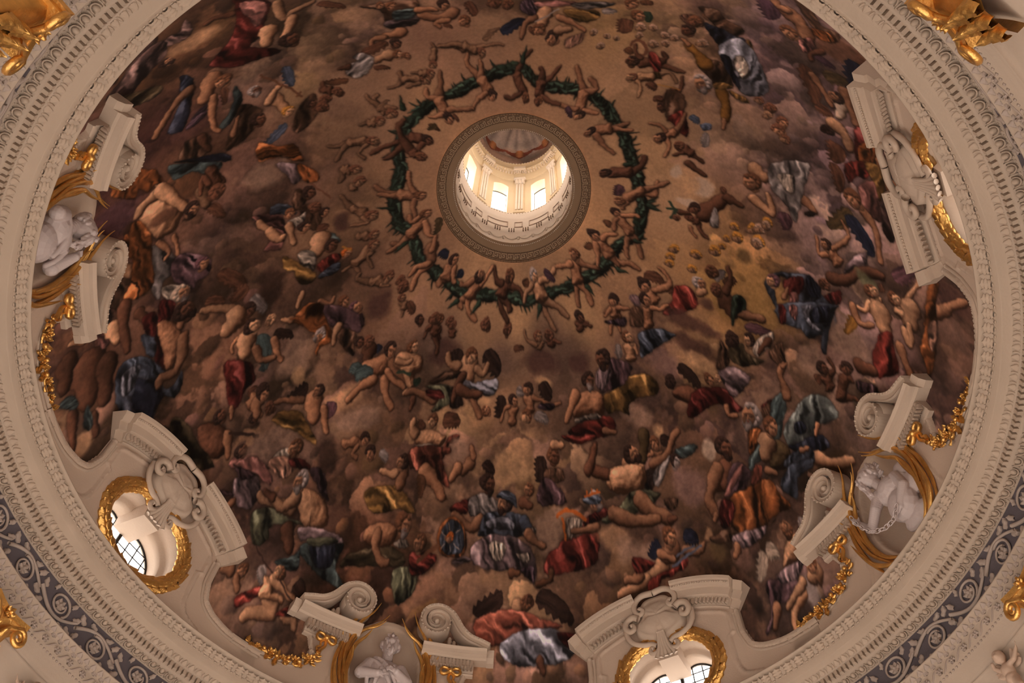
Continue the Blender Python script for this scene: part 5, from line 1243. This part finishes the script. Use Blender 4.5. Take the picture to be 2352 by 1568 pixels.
# ---- niche bays
def volute(sg):
    a0 = math.radians(62); n = 60; t = np.linspace(0, 1, n)
    rr_ = .051 * (1 - t) ** .8 + .011 * (1 - (1 - t) ** .8); an = a0 + 2 * math.pi * 1.75 * t
    S_ = np.stack([.130 + rr_ * np.cos(an), .380 + rr_ * np.sin(an)], -1)
    A_ = spl([(.304, .302), (.276, .316), (.240, .332), (.212, .358), (.190, .392), (.172, .415)], 5)
    P = np.vstack([A_[:-1], S_]); lat = np.concatenate([np.full(len(A_) - 1, 1.0), np.linspace(1, .42, n)])
    prof_ = [(-.0115, 0), (-.0115, .050), (-.0095, .056), (-.005, .054), (.004, .054), (.006, .060), (.0115, .061), (.0115, 0)]
    if sg < 0: P = P * [-1, 1]
    prof2 = [(a * (-1 if sg > 0 else 1), b) for a, b in prof_]
    if sg > 0: prof2 = prof2[::-1]
    return P, sweep(P, prof2, False, lat)
VOL = {}
for s in (-1, 1):
    P, (v, f) = volute(s)
    VOL[s] = dict(band=mesh('scroll_band', dm(v), f, M_BAY, False), path=P)
    out = P[:58]; T = np.gradient(out, axis=0); T /= np.linalg.norm(T, axis=1)[:, None]
    out = out + np.stack([T[:, 1], -T[:, 0]], -1) * .0085 * s
    VOL[s]['eggs'] = egg_line(out[2:-4], .0605, 34).mesh('egg_row', M_BAY)
    th = np.linspace(0, 2 * math.pi, 28, endpoint=False)
    dv = [(s * .130, .380, .046)] + [(s * .130 + .046 * math.cos(a), .380 + .046 * math.sin(a), .042) for a in th] + [(s * .130 + .046 * math.cos(a), .380 + .046 * math.sin(a), 0) for a in th]
    VOL[s]['disc'] = mesh('scroll_face', dm(dv), [(0, 1 + i, 1 + (i + 1) % 28) for i in range(28)] + [(1 + i, 29 + i, 29 + (i + 1) % 28, 1 + (i + 1) % 28) for i in range(28)], M_BAY)
    v, f = ball_geo(.010, .010, .010, 12, 8); VOL[s]['eye'] = mesh('scroll_eye', dm(v + [s * .130, .380, .050]), f, M_BAY)
    us = np.linspace(.098, .300, 14) * s
    if s < 0: us = us[::-1]
    v, f = sweep(np.stack([us, np.full(14, .270)], -1), [(0, 0), (0, .030), (.004, .036), (.006, .050), (.016, .054), (.022, .060), (.024, .060), (.024, 0)]); VOL[s]['corn'] = mesh('cornice', dm(v), f, M_BAY, False)
    us = np.linspace(.128, .262, 12) * s
    if s < 0: us = us[::-1]
    v, f = sweep(np.stack([us, np.full(12, .226)], -1), [(0, 0), (0, .012), (.005, .015), (.008, .013), (.040, .026), (.045, .026), (.045, 0)]); VOL[s]['bed'] = mesh('leaf_frieze', dm(v), f, M_BAY, False)
    us = np.linspace(.300, .322, 3) * s
    if s < 0: us = us[::-1]
    v, f = sweep(np.stack([us, np.full(3, .268)], -1), [(0, 0), (.002, .018), (.012, .032), (.026, .038), (.034, .040), (.034, 0)]); VOL[s]['ret'] = mesh('return', dm(v), f, M_BAY, False)
    v = np.array([(s * .185, .294, 0), (s * .185, .294, .02), (s * .270, .312, .02), (s * .270, .312, 0), (s * .215, .345, 0), (s * .215, .345, .02)])
FROND = [[(.012, .034), (.07, .045), (.108, .10), (.122, .18), (.114, .25), (.088, .302), (.045, .340), (.020, .372)], [(.085, .055), (.125, .12), (.137, .20), (.127, .275), (.10, .33), (.072, .368), (.056, .402)],
         [(.115, .13), (.128, .20), (.117, .262), (.088, .298), (.052, .318), (.030, .338)], [(.128, .16), (.145, .235), (.134, .30), (.112, .345), (.102, .384)],
         [(.045, .038), (.094, .084), (.112, .145), (.107, .200), (.112, .224)], [(.098, .092), (.114, .165), (.105, .235), (.080, .272), (.066, .296)], [(.12, .055), (.143, .115), (.151, .18), (.145, .235), (.152, .262)],
         [(.03, .032), (.085, .048), (.128, .085), (.148, .14), (.152, .17)]]
FR = {}
for s in (-1, 1):
    FR[s] = []
    for k, pth in enumerate(FROND):
        q = spl(np.array(pth) * [s, 1], 6); n = len(q); t = np.linspace(0, 1, n)
        wd = .0078 * np.clip(np.sin(math.pi * np.clip(t * .86 + .10, 0, 1)), .12, 1) * (1 - .35 * t)
        w = .012 + .006 * (k % 3) + .026 * t ** 2.2
        g = Geo(); vv, ff = tube_geo(np.column_stack([q, w]), wd, 8, .8); g.add(dm(vv), ff)
        vv, ff = tube_geo(np.column_stack([q, w + wd * .62]), wd * .30, 6); g.add(dm(vv), ff)
        FR[s].append(g.mesh('frond', M_GOLD))
def bow_parts(s):
    c = np.array([s * .194, .222]); out = []
    for k in (-1, 1):
        P = spl([c, c + [k * .012, .010], c + [k * .026, .009], c + [k * .030, -.004], c + [k * .020, -.012], c + [k * .006, -.004], c], 4)
        vv, ff = tube_geo(np.column_stack([P, np.full(len(P), .030)]), .0042, 6, 1.6); out.append(('loop', mesh('loop', dm(vv), ff, M_GOLD)))
    vv, ff = ball_geo(.0085, .0085, .008, 12, 8); out.append(('knot', mesh('knot', dm(vv + [c[0], c[1], .034]), ff, M_GOLD)))
    P = spl([c, c + [s * .012, -.014], c + [s * .010, -.026], c + [s * .020, -.036], c + [s * .016, -.046]], 4); vv, ff = tube_geo(np.column_stack([P, np.full(len(P), .024)]), np.linspace(.003, .0042, len(P)), 6, 1.2); out.append(('tail', mesh('tail', dm(vv), ff, M_GOLD)))
    P = spl([c, c + [-s * .004, -.018], c + [s * .006, -.036], c + [s * .010, -.050]], 4); vv, ff = tube_geo(np.column_stack([P, np.full(len(P), .022)]), np.linspace(.004, .0065, len(P)), 6); out.append(('stem', mesh('stem', dm(vv), ff, M_GOLD)))
    return out
BOW = {s: bow_parts(s) for s in (-1, 1)}
GPATH = spl([(.204, .176), (.214, .152), (.236, .130), (.268, .116), (.31, .109), (.36, .106), (.412, .108)], 10)
def garland_items(s):
    r = random.Random(3); S = np.concatenate([[0], np.cumsum(np.hypot(*np.diff(GPATH, axis=0).T))]); L = S[-1]; out = []
    for k in range(46):
        t = k / 45; u, v_ = np.interp(t * L, S, GPATH[:, 0]), np.interp(t * L, S, GPATH[:, 1])
        th = .017 * math.sin(math.pi * min(1, .12 + .86 * t * (1.25 - .35 * t)))
        a = r.uniform(0, 2 * math.pi); out.append(('leaf', ME_GLEAF, u * s + th * r.uniform(-.6, .6), v_ + th * r.uniform(-.7, .7), .010 + th * .4, a, r.uniform(-.5, .5), r.uniform(.55, 1.0) * (.6 + 22 * th)))
    for t, kind, off in ((.10, 'f', 0), (.20, 'r', .3), (.31, 'f', -.4), (.36, 'r', .1), (.46, 'f', .4), (.52, 'r', -.2), (.60, 'f', -.3), (.68, 'r', .1), (.78, 'f', .2), (.86, 'r', 0)):
        u, v_ = np.interp(t * L, S, GPATH[:, 0]), np.interp(t * L, S, GPATH[:, 1])
        out.append(('rose' if kind == 'r' else 'fruit', ME_ROSE if kind == 'r' else ME_FRUIT, u * s, v_ + off * .012, .018, r.uniform(0, 6), r.uniform(-.3, .3), r.uniform(.7, 1.15) * (1 if .15 < t < .75 else .7)))
    return out
GI = {s: garland_items(s) for s in (-1, 1)}
MTXT = ['at the bottom of the picture', 'at the lower right', 'at the left edge']
STXT = {(-1): 'left', 1: 'right'}
for i, az in enumerate(MED_AZ):
    Z = rotz(az); where = MTXT[i]
    o = put('wall_niche_bay', me_mf, None, Z); tag(o, 'plaster field with a hollow oval niche ' + where, kind='structure'); WORLD[o.name] = Z.copy()
    for q in ME_MB: put('border_moulding', q, o, Z)
    for s in (-1, 1):
        t = empty('scroll_pediment', Z @ Matrix.Translation(Vector(D(s * .2, .24, 0) * R)))
        tag(t, '%s scrolled half pediment beside the niche %s' % (STXT[s], where), 'pediment', 'scroll pediments beside the niches')
        for k, n in (('band', 'scroll_band'), ('disc', 'scroll_face'), ('eye', 'scroll_eye'), ('corn', 'cornice'), ('bed', 'leaf_frieze'), ('ret', 'return')): put(n, VOL[s][k], t, Z)
        o = put('egg_row', VOL[s]['eggs'], t, Z); tag(o, kind='stuff')
        for k in range(12): put('leaf', ME_FLEAF, t, Z @ frame(s * (.135 + .120 * k / 11), .2685, .027, -math.pi / 2, 0, 1.55))
        for k in range(5): put('leaf', ME_FLEAF, t, Z @ frame(s * (.180 + .014 * k), .350 - .011 * k, .018, -math.pi / 2, 0, 1.5 - .13 * k))
        t = empty('gilded_garland', Z @ Matrix.Translation(Vector(D(s * .3, .1, 0) * R)))
        tag(t, 'gilded flower garland and bow %s of the niche %s' % (STXT[s], where), 'garland', 'gilded garlands')
        for n, q in BOW[s]: put(n, q, t, Z)
        for n, q, u, v_, w, a, tl, sc in GI[s]: put(n, q, t, Z @ frame(u, v_, w, a, tl, sc))
    t = empty('gilded_palm_frame', Z @ Matrix.Translation(Vector(D(0, .03, 0) * R))); tag(t, 'gilded palm fronds framing the oval niche ' + where, 'frame', 'gilded palm frames of the niches')
    for s in (-1, 1):
        for q in FR[s]: put('frond', q, t, Z)

# ---- the white stucco prophets in the niches
def man(hx, hy, hw, fx, fy, extra, beard=True, hairdir=(0, 0), K=1.28):
    """a bust: head at (hx, hy, hw), face turned to (fx, fy) in the shell plane and outwards"""
    L = math.sqrt(fx * fx + fy * fy + 1); f = np.array([fx, fy, 1.0]) / L; h = np.array([hx, hy, hw])
    side = np.cross([0, 1, 0], f); side /= np.linalg.norm(side); up = np.cross(f, side)
    def E(a, b, c, rx, ry, rz): return ('e', *(h + K * (side * a + up * b + f * c)), rx * K, ry * K, rz * K)
    out = [E(0, 0, 0, .0185, .024, .020), E(0, .012, -.005, .019, .016, .019), E(0, -.002, .0215, .0036, .0085, .006), E(0, -.0065, .0235, .0042, .003, .004), E(0, -.016, .014, .010, .009, .009), E(0, .0085, .0165, .014, .0032, .004)]
    for s in (-1, 1):
        out += [E(s * .0085, .0015, .0170, .0038, .0024, .0026), E(s * .0195, -.001, -.002, .0036, .0075, .005), E(s * .0115, -.0075, .0135, .006, .006, .005), E(s * .0035, -.0135, .0205, .004, .0014, .002)]
    rr_ = random.Random(int(hx * 1e4) + 5)
    for k in range(110):                                          # curls
        a = rr_.uniform(0, 2 * math.pi); b = rr_.uniform(-.5, 1.3)
        out.append(E(.0215 * math.cos(a) * math.cos(b) + hairdir[0] * (k / 110) ** 2, .009 + .021 * math.sin(b) + hairdir[1] * (k / 110) ** 2, -.007 - .015 * abs(math.sin(a)) * math.cos(b), .0034, .0050, .0034))
    if beard:
        for k in range(70): out.append(E(rr_.uniform(-.0135, .0135) * (1 - k / 110), -.015 - .036 * k / 70, .013 + rr_.uniform(-.004, .006) - .010 * k / 70, .0024, .0070, .0026))
    return out + extra
def hand(x, y, w, dx, dy, up=(0, 0, 1)):
    d = np.array([dx, dy, .0]); d /= np.linalg.norm(d); n = np.array([-d[1], d[0], 0]); o = np.array([x, y, w]); out = [('e', *(o + d * .006), .0085, .0085, .0055)]
    for k in range(4):
        a = o + d * .011 + n * (k - 1.5) * .0042; b = a + d * (.012 - .0015 * abs(k - 1.3)) + np.array([0, 0, .003]); c = b + d * .008 - np.array([0, 0, .004])
        out += [('c', *a, .0026, *b, .0023), ('c', *b, .0023, *c, .0019)]
    a = o + d * .004 - n * .007; b = a - n * .007 + d * .008; out.append(('c', *a, .003, *b, .0022)); return out
TORSO = [('e', 0, .182, .012, .058, .042, .036), ('e', 0, .135, .008, .046, .050, .030), ('c', -.046, .202, .012, .021, -.070, .160, .022, .018), ('c', .046, .202, .012, .021, .070, .160, .022, .018), ('c', 0, .212, .014, .019, 0, .258, .020, .016)]
def folds(pts, r=.0062, c=(0, .165)):
    """drapery rolls laid on the chest"""
    out = []; sw = lambda u, v: .006 + .040 * math.sqrt(max(0, 1 - ((u - c[0]) / .066) ** 2 - ((v - c[1]) / .075) ** 2))
    for q in pts:
        q = [tuple(p) for p in spl(np.array(q)[:, :2], 3)]
        for s0, s1 in zip(q[:-1], q[1:]): out.append(('c', *s0, sw(*s0), r, *s1, sw(*s1), r * .95))
    return out
B1 = man(.002, .276, .030, -.10, .50, TORSO + [('c', -.070, .160, .022, .017, -.026, .146, .054, .012), ('c', .070, .160, .022, .017, .030, .164, .056, .012)]
         + folds([[(-.05, .215, .035), (-.02, .185, .050), (.02, .13, .052)], [(-.035, .222, .034), (.0, .19, .050), (.045, .125, .046)], [(.045, .215, .036), (.03, .18, .05), (.05, .13, .045)], [(-.06, .19, .042), (-.045, .12, .048)], [(.062, .19, .04), (.07, .12, .04)], [(-.01, .2, .046), (-.03, .11, .050)]])
         + hand(-.024, .147, .058, 1, .25) + hand(.028, .166, .060, -1, .1), K=1.34)
B2 = man(.006, .266, .050, -1.35, .30, [('e', .036, .190, .030, .047, .040, .034), ('e', .042, .130, .028, .048, .048, .032), ('e', .080, .212, .016, .026, .036, .016), ('e', .092, .160, .016, .026, .036, .018), ('c', .022, .212, .034, .018, .008, .252, .044, .015),
         ('c', .000, .205, .040, .018, -.020, .165, .058, .014), ('c', -.020, .165, .058, .014, -.058, .130, .060, .012), ('c', -.058, .130, .060, .012, -.082, .172, .062, .0085), ('c', .070, .200, .034, .018, .085, .150, .044, .014), ('c', .085, .150, .044, .014, .050, .105, .054, .010), ('e', .05, .085, .012, .05, .03, .02)]
         + folds([[(.0, .215, .055), (.03, .18, .066), (.05, .13, .064)], [(.02, .225, .05), (.05, .19, .062), (.07, .13, .058)], [(.06, .225, .035), (.09, .19, .034), (.105, .14, .03)], [(.05, .235, .03), (.085, .225, .03), (.11, .18, .026)], [(.01, .13, .058), (.03, .09, .052), (.07, .07, .05)], [(.07, .16, .052), (.06, .12, .058), (.02, .1, .056)]], c=(.04, .16))
         + [('c', .022 + .002 * k, .288 - .006 * k, .040 - .002 * k, .0045, .040 + .003 * (k % 3), .300 - .009 * k, .034, .0034) for k in range(8)]
         + hand(-.084, .176, .062, -.5, 1) + hand(.048, .103, .055, -1, -.3), True, K=1.30)
B3 = man(.012, .272, .034, .45, .20, TORSO + [('c', .070, .160, .022, .017, .054, .212, .048, .011)] + folds([[(-.05, .215, .035), (-.02, .185, .050), (.02, .13, .052)], [(.045, .215, .036), (.03, .18, .05), (.05, .13, .045)]]) + hand(.052, .216, .048, .1, 1), True, K=1.40)
BTXT = ['white stucco bust of a bearded man looking up in the niche at the bottom', 'white stucco prophet holding a chain in the niche at the lower right', 'white stucco curly haired bust peeping over the cornice at the left edge']
for i, (az, b) in enumerate(zip(MED_AZ, (B1, B2, B3))):
    me = sculpt('bust', b, .0014, M_MARBLE, dm, 1); Z = rotz(az)
    o = put('stucco_bust', me, None, Z); tag(o, BTXT[i], 'statue', 'white busts in the oval niches')
    me.transform(Matrix.Translation(Vector(-D(0, .1, 0) * R))); o.matrix_world = Z @ Matrix.Translation(Vector(D(0, .1, 0) * R))
    if i == 1:
        th = np.linspace(0, 2 * math.pi, 14); t = empty('stucco_chain', Z @ Matrix.Translation(Vector(D(-.03, .12, .06) * R))); tag(t, 'white stucco chain hanging from the hand of the prophet at the lower right', 'chain')
        vv, ff = tube_geo(np.stack([.0105 * np.cos(th), .0055 * np.sin(th), 0 * th], -1), .0015, 5, cap=False); ml = mesh('link', vv, ff, M_MARBLE)
        q = spl([(-.088, .196, .074), (-.078, .160, .078), (-.055, .112, .078), (-.020, .085, .072), (.020, .082, .066), (.046, .098, .066)], 8); S = np.concatenate([[0], np.cumsum(np.linalg.norm(np.diff(q, axis=0), axis=1))])
        for k in range(15):
            s_ = S[-1] * k / 14; c = [np.interp(s_, S, q[:, j]) for j in range(3)]; d = [np.interp(min(s_ + .003, S[-1]), S, q[:, j]) - np.interp(max(s_ - .003, 0), S, q[:, j]) for j in range(3)]
            put('link', ml, t, Z @ frame(*c, math.atan2(d[1], d[0]), (math.pi / 2 if k % 2 else .25)))
# ================================================================= oculus ring and lantern
def paintring(name, pts, m, label, n=200):
    V, Fq = lathe(pts, n); return struct(name, mesh(name, V, Fq, m, False), label)
oc = paintring('trim_5', [(.296, 1.6265), (.292, 1.6255), (.289, 1.632), (.286, 1.634), (.262, 1.6420), (.259, 1.6425), (.240, 1.6485), (.236, 1.646), (.232, 1.6465), (.2285, 1.650), (.2270, 1.657), (.2255, 1.660)], M_TAN, 'tan moulded ring with a Greek key band round the oculus')
def okm(V):
    """(along, inwards, out) on the sloping ring face, around radius .2745"""
    V = np.asarray(V, float); r = .2745 - V[:, 1]; a = V[:, 0] / .2745; z = 1.6358 + V[:, 1] * .30 - V[:, 2]
    return np.stack([r * np.cos(a) - .2745, r * np.sin(a), z - 1.6382], -1)
NK = 64; kw = 2 * math.pi * .2745 / NK
def strip(pts, hw=.00115, h=.0016):
    P = np.array(pts, float); g = Geo()
    for a, b in zip(P[:-1], P[1:]):
        x0, x1 = min(a[0], b[0]) - hw, max(a[0], b[0]) + hw; y0, y1 = min(a[1], b[1]) - hw, max(a[1], b[1]) + hw
        v, f = box_geo(x0, x1, y0, y1, 0, h); g.add(okm(v), f)
    return g
q = kw / 2
K = strip([(-q, -.0085), (-q, .0085), (q * .55, .0085), (q * .55, -.0045), (-q * .35, -.0045), (-q * .35, .0028), (q * .1, .0028)]); K2 = strip([(q * .55, -.0085), (q, -.0085)]); K.add(K2.verts(), K2.F)
mk = K.mesh('greek_key', mat('painted_key', (.52, .36, .235), .9))
for k in range(NK): put('greek_key', mk, oc, ring_mat(2 * math.pi * k / NK, .2745, 1.6382))
V, Fq = lathe([(.2860, 1.6325), (.2630, 1.6395)], 200); put('key_ground', mesh('key_ground', V, Fq, M_KEYG, False), oc)
b_, f_ = ball_geo(.0036, .0040, .0030, 7, 5)
def full_stuff(name, geo, N, r, z, parent, m):
    g = Geo(); V0, F0 = geo
    for k in range(N):
        a = 2 * math.pi * k / N; c, s = math.cos(a), math.sin(a)
        g.add(np.stack([(V0[:, 0] + r) * c - V0[:, 1] * s, (V0[:, 0] + r) * s + V0[:, 1] * c, V0[:, 2] + z], -1), F0)
    o = put(name, g.mesh(name, m), parent); tag(o, kind='stuff')
full_stuff('egg_row', (b_, f_), 180, .2915, 1.6270, oc, M_TAN)
V, Fq = lathe([(.2955, 1.6250), (.2935, 1.6245), (.2930, 1.6262)], 200); put('dark_edge', mesh('dark_edge', V, Fq, M_DARK, False), oc)
V, Fq = lathe([(.2900, 1.6290), (.2882, 1.6306)], 200); put('dark_line', mesh('dark_line', V, Fq, M_DARK, False), oc)
full_stuff('inner_bead_row', ball_geo(.0018, .0022, .0018, 6, 4), 260, .2610, 1.6405, oc, M_DARK)
full_stuff('rim_bead_row', ball_geo(.0024, .0030, .0024, 6, 4), 200, .2320, 1.6460, oc, M_LCREAM)
# lantern tube below the windows
lw = paintring('wall_lantern_base', [(.2290, 1.650), (.2270, 1.658), (.2300, 1.668), (.2320, 1.672), (.2320, 1.775), (.2275, 1.782), (.2240, 1.795), (.2240, 1.812), (.2275, 1.822), (.2300, 1.828), (.2300, 1.925), (.2270, 1.934), (.2230, 1.950), (.2225, 1.968), (.2180, 1.982), (.2180, 1.996), (.2290, 2.002), (.2290, 2.03)],
               M_LCREAM, 'round cream wall at the foot of the lantern with swags and a bound torus')
for k in range(24):
    a = 2 * math.pi * k / 24
    P = [(.232 * 0 + x, -.030 * (1 - (x / .028) ** 2) + .006, .003) for x in np.linspace(-.028, .028, 9)]
    if k == 0:
        v, f = tube_geo(P, .0019, 6); g = Geo(); g.add(cyl(v, .232, 0), f); ms = g.mesh('swag', M_LCREAM)
        g = Geo()
        for j in range(3): put_leaf(g, .030, .010 - .010 * j, -math.pi / 2, .016, .005, .004, 0, lambda v: cyl(v, .232, 0)); 
        mt = g.mesh('tassel', M_LCREAM)
        v, f = box_geo(-.0020, .0020, -.017, .017, -.004, .0045); mb = mesh('band', cyl(v, .226, 0), f, M_KEYG, False)
        v, f = box_geo(-.002, .002, -.024, .024, -.030, .030)
    put('swag', ms, lw, ring_mat(a, .232, 1.735)); put('tassel', mt, lw, ring_mat(a, .232, 1.735))
    for dlt in (-.045, 0, .045): put('band', mb, lw, ring_mat(a + dlt, .2262, 1.803))
fr = Geo()
def panel_frame(hw, hh):
    g = Geo(); r0 = .230
    for (x0, x1, y0, y1) in ((-hw, hw, hh - .004, hh), (-hw, hw, -hh, -hh + .004), (-hw, -hw + .004, -hh, hh), (hw - .004, hw, -hh, hh)):
        xs = np.linspace(x0, x1, 6); V = [(x, y, w) for x in xs for (y, w) in ((y0, 0), (y0, .0035), (y1, .0035), (y1, 0))]; g.add(cyl(V, r0, 0), gridfaces(6, 4, False, True))
    return g
mp1, mp2 = panel_frame(.046, .030).mesh('panel_frame', M_TAN2, False), panel_frame(.018, .030).mesh('panel_frame', M_TAN2, False)
W8 = [math.radians(60.4 + 45 * k) for k in range(8)]; P8 = [math.radians(82.9 + 45 * k) for k in range(8)]
for a in W8: put('panel_frame', mp1, lw, ring_mat(a, .230, 1.878))
for a in P8: put('panel_frame', mp2, lw, ring_mat(a, .230, 1.878))
full_stuff('bead_row', ball_geo(.0034, .0042, .0034, 7, 5), 110, .2195, 1.989, lw, M_TAN)
# lantern wall with eight arched window openings
RLW = .229; ZW0, ZW1, ZA = 2.03, 2.395, 2.425
def lantern_wall():
    g = Geo(); hw = .158; n = 8
    for a0 in W8:
        def pt(a, z, r=RLW): return (r * math.cos(a0 + a), r * math.sin(a0 + a), z)
        side = math.pi / 8
        for s in (-1, 1):                                         # jamb panels
            A = np.linspace(s * side, s * hw, 5); Z_ = [2.0, ZW0, ZW1, 2.50]
            V = [pt(a, z) for a in A for z in Z_]; F = gridfaces(5, 4); g.add(V, F if s < 0 else [tuple(reversed(q)) for q in F])
        A = np.linspace(-hw, hw, 11); top = ZW1 + (ZA - ZW1) * (1 - (A / hw) ** 2)
        V = [pt(a, z) for a, zt in zip(A, top) for z in (zt, 2.50)]; g.add(V, gridfaces(11, 2))
        V = [pt(a, z) for a in A for z in (2.0, ZW0)]; g.add(V, gridfaces(11, 2))
        loop = [(-hw, ZW0)] + [(-hw, ZW1)] + list(zip(A, top))[1:-1] + [(hw, ZW1), (hw, ZW0)]
        m_ = len(loop); V = [pt(a * k, z, r) for (k, r) in ((1, RLW), (.94, RLW + .05)) for a, z in loop]
        g.add(V, [(i, (i + 1) % m_, m_ + (i + 1) % m_, m_ + i) for i in range(m_)])
    return g
struct('wall_lantern', lantern_wall().mesh('lantern_wall', M_LANTERN, False), 'round cream lantern wall pierced by arched windows')
for k, a0 in enumerate(W8):
    hw = .150; A = np.linspace(-hw, hw, 9); top = ZW1 + (ZA - ZW1) * (1 - (A / hw) ** 2)
    base = ring_mat(a0, RLW + .05, ZW0)
    t = empty('window_%d' % (k + 5), base); tag(t, 'small arched lantern window', kind='structure')
    if k == 0:
        rr_ = RLW + .046
        V = [(rr_ * math.cos(a) - RLW - .05, rr_ * math.sin(a), z - ZW0) for a, zt in zip(A, top) for z in (ZW0, zt)]; mpane = mesh('pane', V, gridfaces(9, 2), M_GLASS, False)
        V = [(rr_ * math.cos(a) - RLW - .05, rr_ * math.sin(a), z - ZW0) for a, z in [(-hw, ZW0)] + list(zip(A, top)) + [(hw, ZW0), (-hw, ZW0)]]
        v, f = tube_geo(V, .0022, 5, cap=False, up=(1, .1, .05)); mfr = mesh('window_frame', v, f, M_IRON)
    put('pane', mpane, t, base); put('window_frame', mfr, t, base)
# pilasters
def lpil():
    parts = {}
    cm = lambda v: cyl(v, RLW, 0); g = Geo()
    v, f = box_geo(-.022, .022, .0, .40, 0, .006); g.add(cm(v), f); parts['shaft'] = g.mesh('shaft', M_LANTERN, False)
    for k, x in enumerate((-.0135, 0, .0135)):
        v, f = box_geo(x - .0042, x + .0042, .02, .385, .005, .0115); parts['flute.%d' % k] = mesh('flute', cm(v), f, M_LCREAM, False)
    v, f = box_geo(-.026, .026, -.025, .0, 0, .012); parts['base'] = mesh('base', cm(v), f, M_LANTERN, False)
    g = Geo()
    for k in range(3): put_leaf(g, (k - 1) * .015, .395, math.pi / 2, .040, .010, .010, 2, cm, .008, curl=1.2)
    for s in (-1, 1):
        v, f = tube_geo(spiral(s * .022, .440, .009, .002, 1.4, math.pi / 2, -s, 18, .014), .003, 6); g.add(cm(v), f)
    v, f = box_geo(-.030, .030, .450, .462, 0, .020); g.add(cm(v), f); parts['capital'] = g.mesh('capital', M_LCREAM)
    v, f = box_geo(-.026, .026, .462, .560, 0, .012); parts['entablature_block'] = mesh('entablature_block', cm(v), f, M_LANTERN, False)
    v, f = box_geo(-.034, .034, .560, .592, 0, .034); g = Geo(); g.add(cm(v), f)
    for k in range(6): v, f = box_geo(-.030 + k * .0105, -.024 + k * .0105, .545, .560, .010, .026); g.add(cm(v), f)
    parts['block_cornice'] = g.mesh('block_cornice', M_LCREAM, False)
    return parts
LP = lpil()
PTX = {0: 'middle fluted pilaster between the two front lantern windows', 1: 'fluted lantern pilaster left of the two front windows', 7: 'fluted lantern pilaster right of the two front windows'}
for k, a in enumerate(P8):
    if k not in PTX: continue
    M = ring_mat(a, RLW, 2.03); t = empty('lantern_pilaster', M); tag(t, PTX[k], 'pilaster', 'fluted pilasters in the lantern')
    for n, q in LP.items(): put(n.split('.')[0], q, t, M)
en = paintring('trim_6', [(RLW, 2.50), (.226, 2.502), (.226, 2.535), (.223, 2.538), (.223, 2.575), (.220, 2.580), (.214, 2.592), (.206, 2.604), (.203, 2.606), (.203, 2.622), (.207, 2.628), (.212, 2.632), (.213, 2.70), (.209, 2.705), (.206, 2.712), (.207, 2.718)], M_LANTERN, 'cream entablature ring with dentils and eggs at the top of the lantern')
v, f = box_geo(-.010, .001, -.0035, .0035, -.008, .006)
for k in range(96): 
    if k == 0: md = mesh('dentil', v, f, M_LCREAM, False)
    put('dentil', md, en, ring_mat(2 * math.pi * k / 96, .2195, 2.586))
full_stuff('egg_row', ball_geo(.005, .0055, .0055, 7, 5), 90, .2080, 2.603, en, M_LCREAM)
full_stuff('upper_egg_row', ball_geo(.004, .005, .005, 7, 5), 90, .2075, 2.712, en, M_LCREAM)
# small dome with painted rays, clouds and winged heads
def lantern_dome():
    n, m_ = 240, 90; V = []; C = np.zeros((n, m_, 3)); r0 = .2075
    A = np.linspace(0, 2 * math.pi, n, endpoint=False); T = np.linspace(0, math.pi / 2 * .985, m_)
    rr_ = r0 * np.cos(T); zz = 2.716 + r0 * 1.35 * np.sin(T)
    V = np.stack([rr_[None] * np.cos(A)[:, None], rr_[None] * np.sin(A)[:, None], np.broadcast_to(zz[None], (n, m_))], -1)
    g = np.random.default_rng(4); ray = np.interp(np.arange(n), np.arange(0, n + 4, 4), g.random(n // 4 + 1))
    h = np.broadcast_to((T / T[-1])[None], (n, m_)); AA = np.broadcast_to(A[:, None], (n, m_))
    base = np.array((118, 108, 106.)) * (0.82 + .40 * ray[:, None, None] * (h[..., None] > .22))
    nz = noise2(n, 24, 8)[:, :m_]; base = base * (.86 + .28 * nz[..., None])
    cl = np.clip((.30 + .10 * (nz - .5) * 3 - h) * 6, 0, 1)[..., None]; base = base * (1 - cl) + cl * np.array((112, 92, 84.)) * (.7 + .6 * nz[..., None])
    for k in range(8):
        c = math.radians(84 + 45 * k); da = (AA - c + math.pi) % (2 * math.pi) - math.pi
        hd = ((da / .12) ** 2 + ((h - .27) / .075) ** 2) < 1
        wg = (np.abs(da) < .46) & (np.abs(h - (.22 + .20 * np.abs(da))) < .055 * (1.1 - np.abs(da) / .5))
        base = np.where(wg[..., None], np.array((92, 50, 40.)) * (.7 + .6 * nz[..., None]), base)
        base = np.where(hd[..., None], np.array((126, 84, 58.)) * (1.1 - .5 * (da[..., None] / .12) ** 2 + .2 * (nz[..., None] - .5)), base)
    me = mesh('lantern_fresco', V.reshape(-1, 3), np.array(gridfaces(n, m_, True, False)), M_LFRESCO)
    L = np.ones((n * m_, 4), np.float32); L[:, :3] = lin(np.clip(base, 0, 255)).reshape(-1, 3)
    at = me.color_attributes.new('paint', 'FLOAT_COLOR', 'POINT'); at.data.foreach_set('color', L.ravel())
    return me
M_LFRESCO = fresco_mat('lantern_fresco_paint', 'paint')
struct('ceiling_lantern', lantern_dome(), 'little lantern dome painted with grey rays and winged heads')
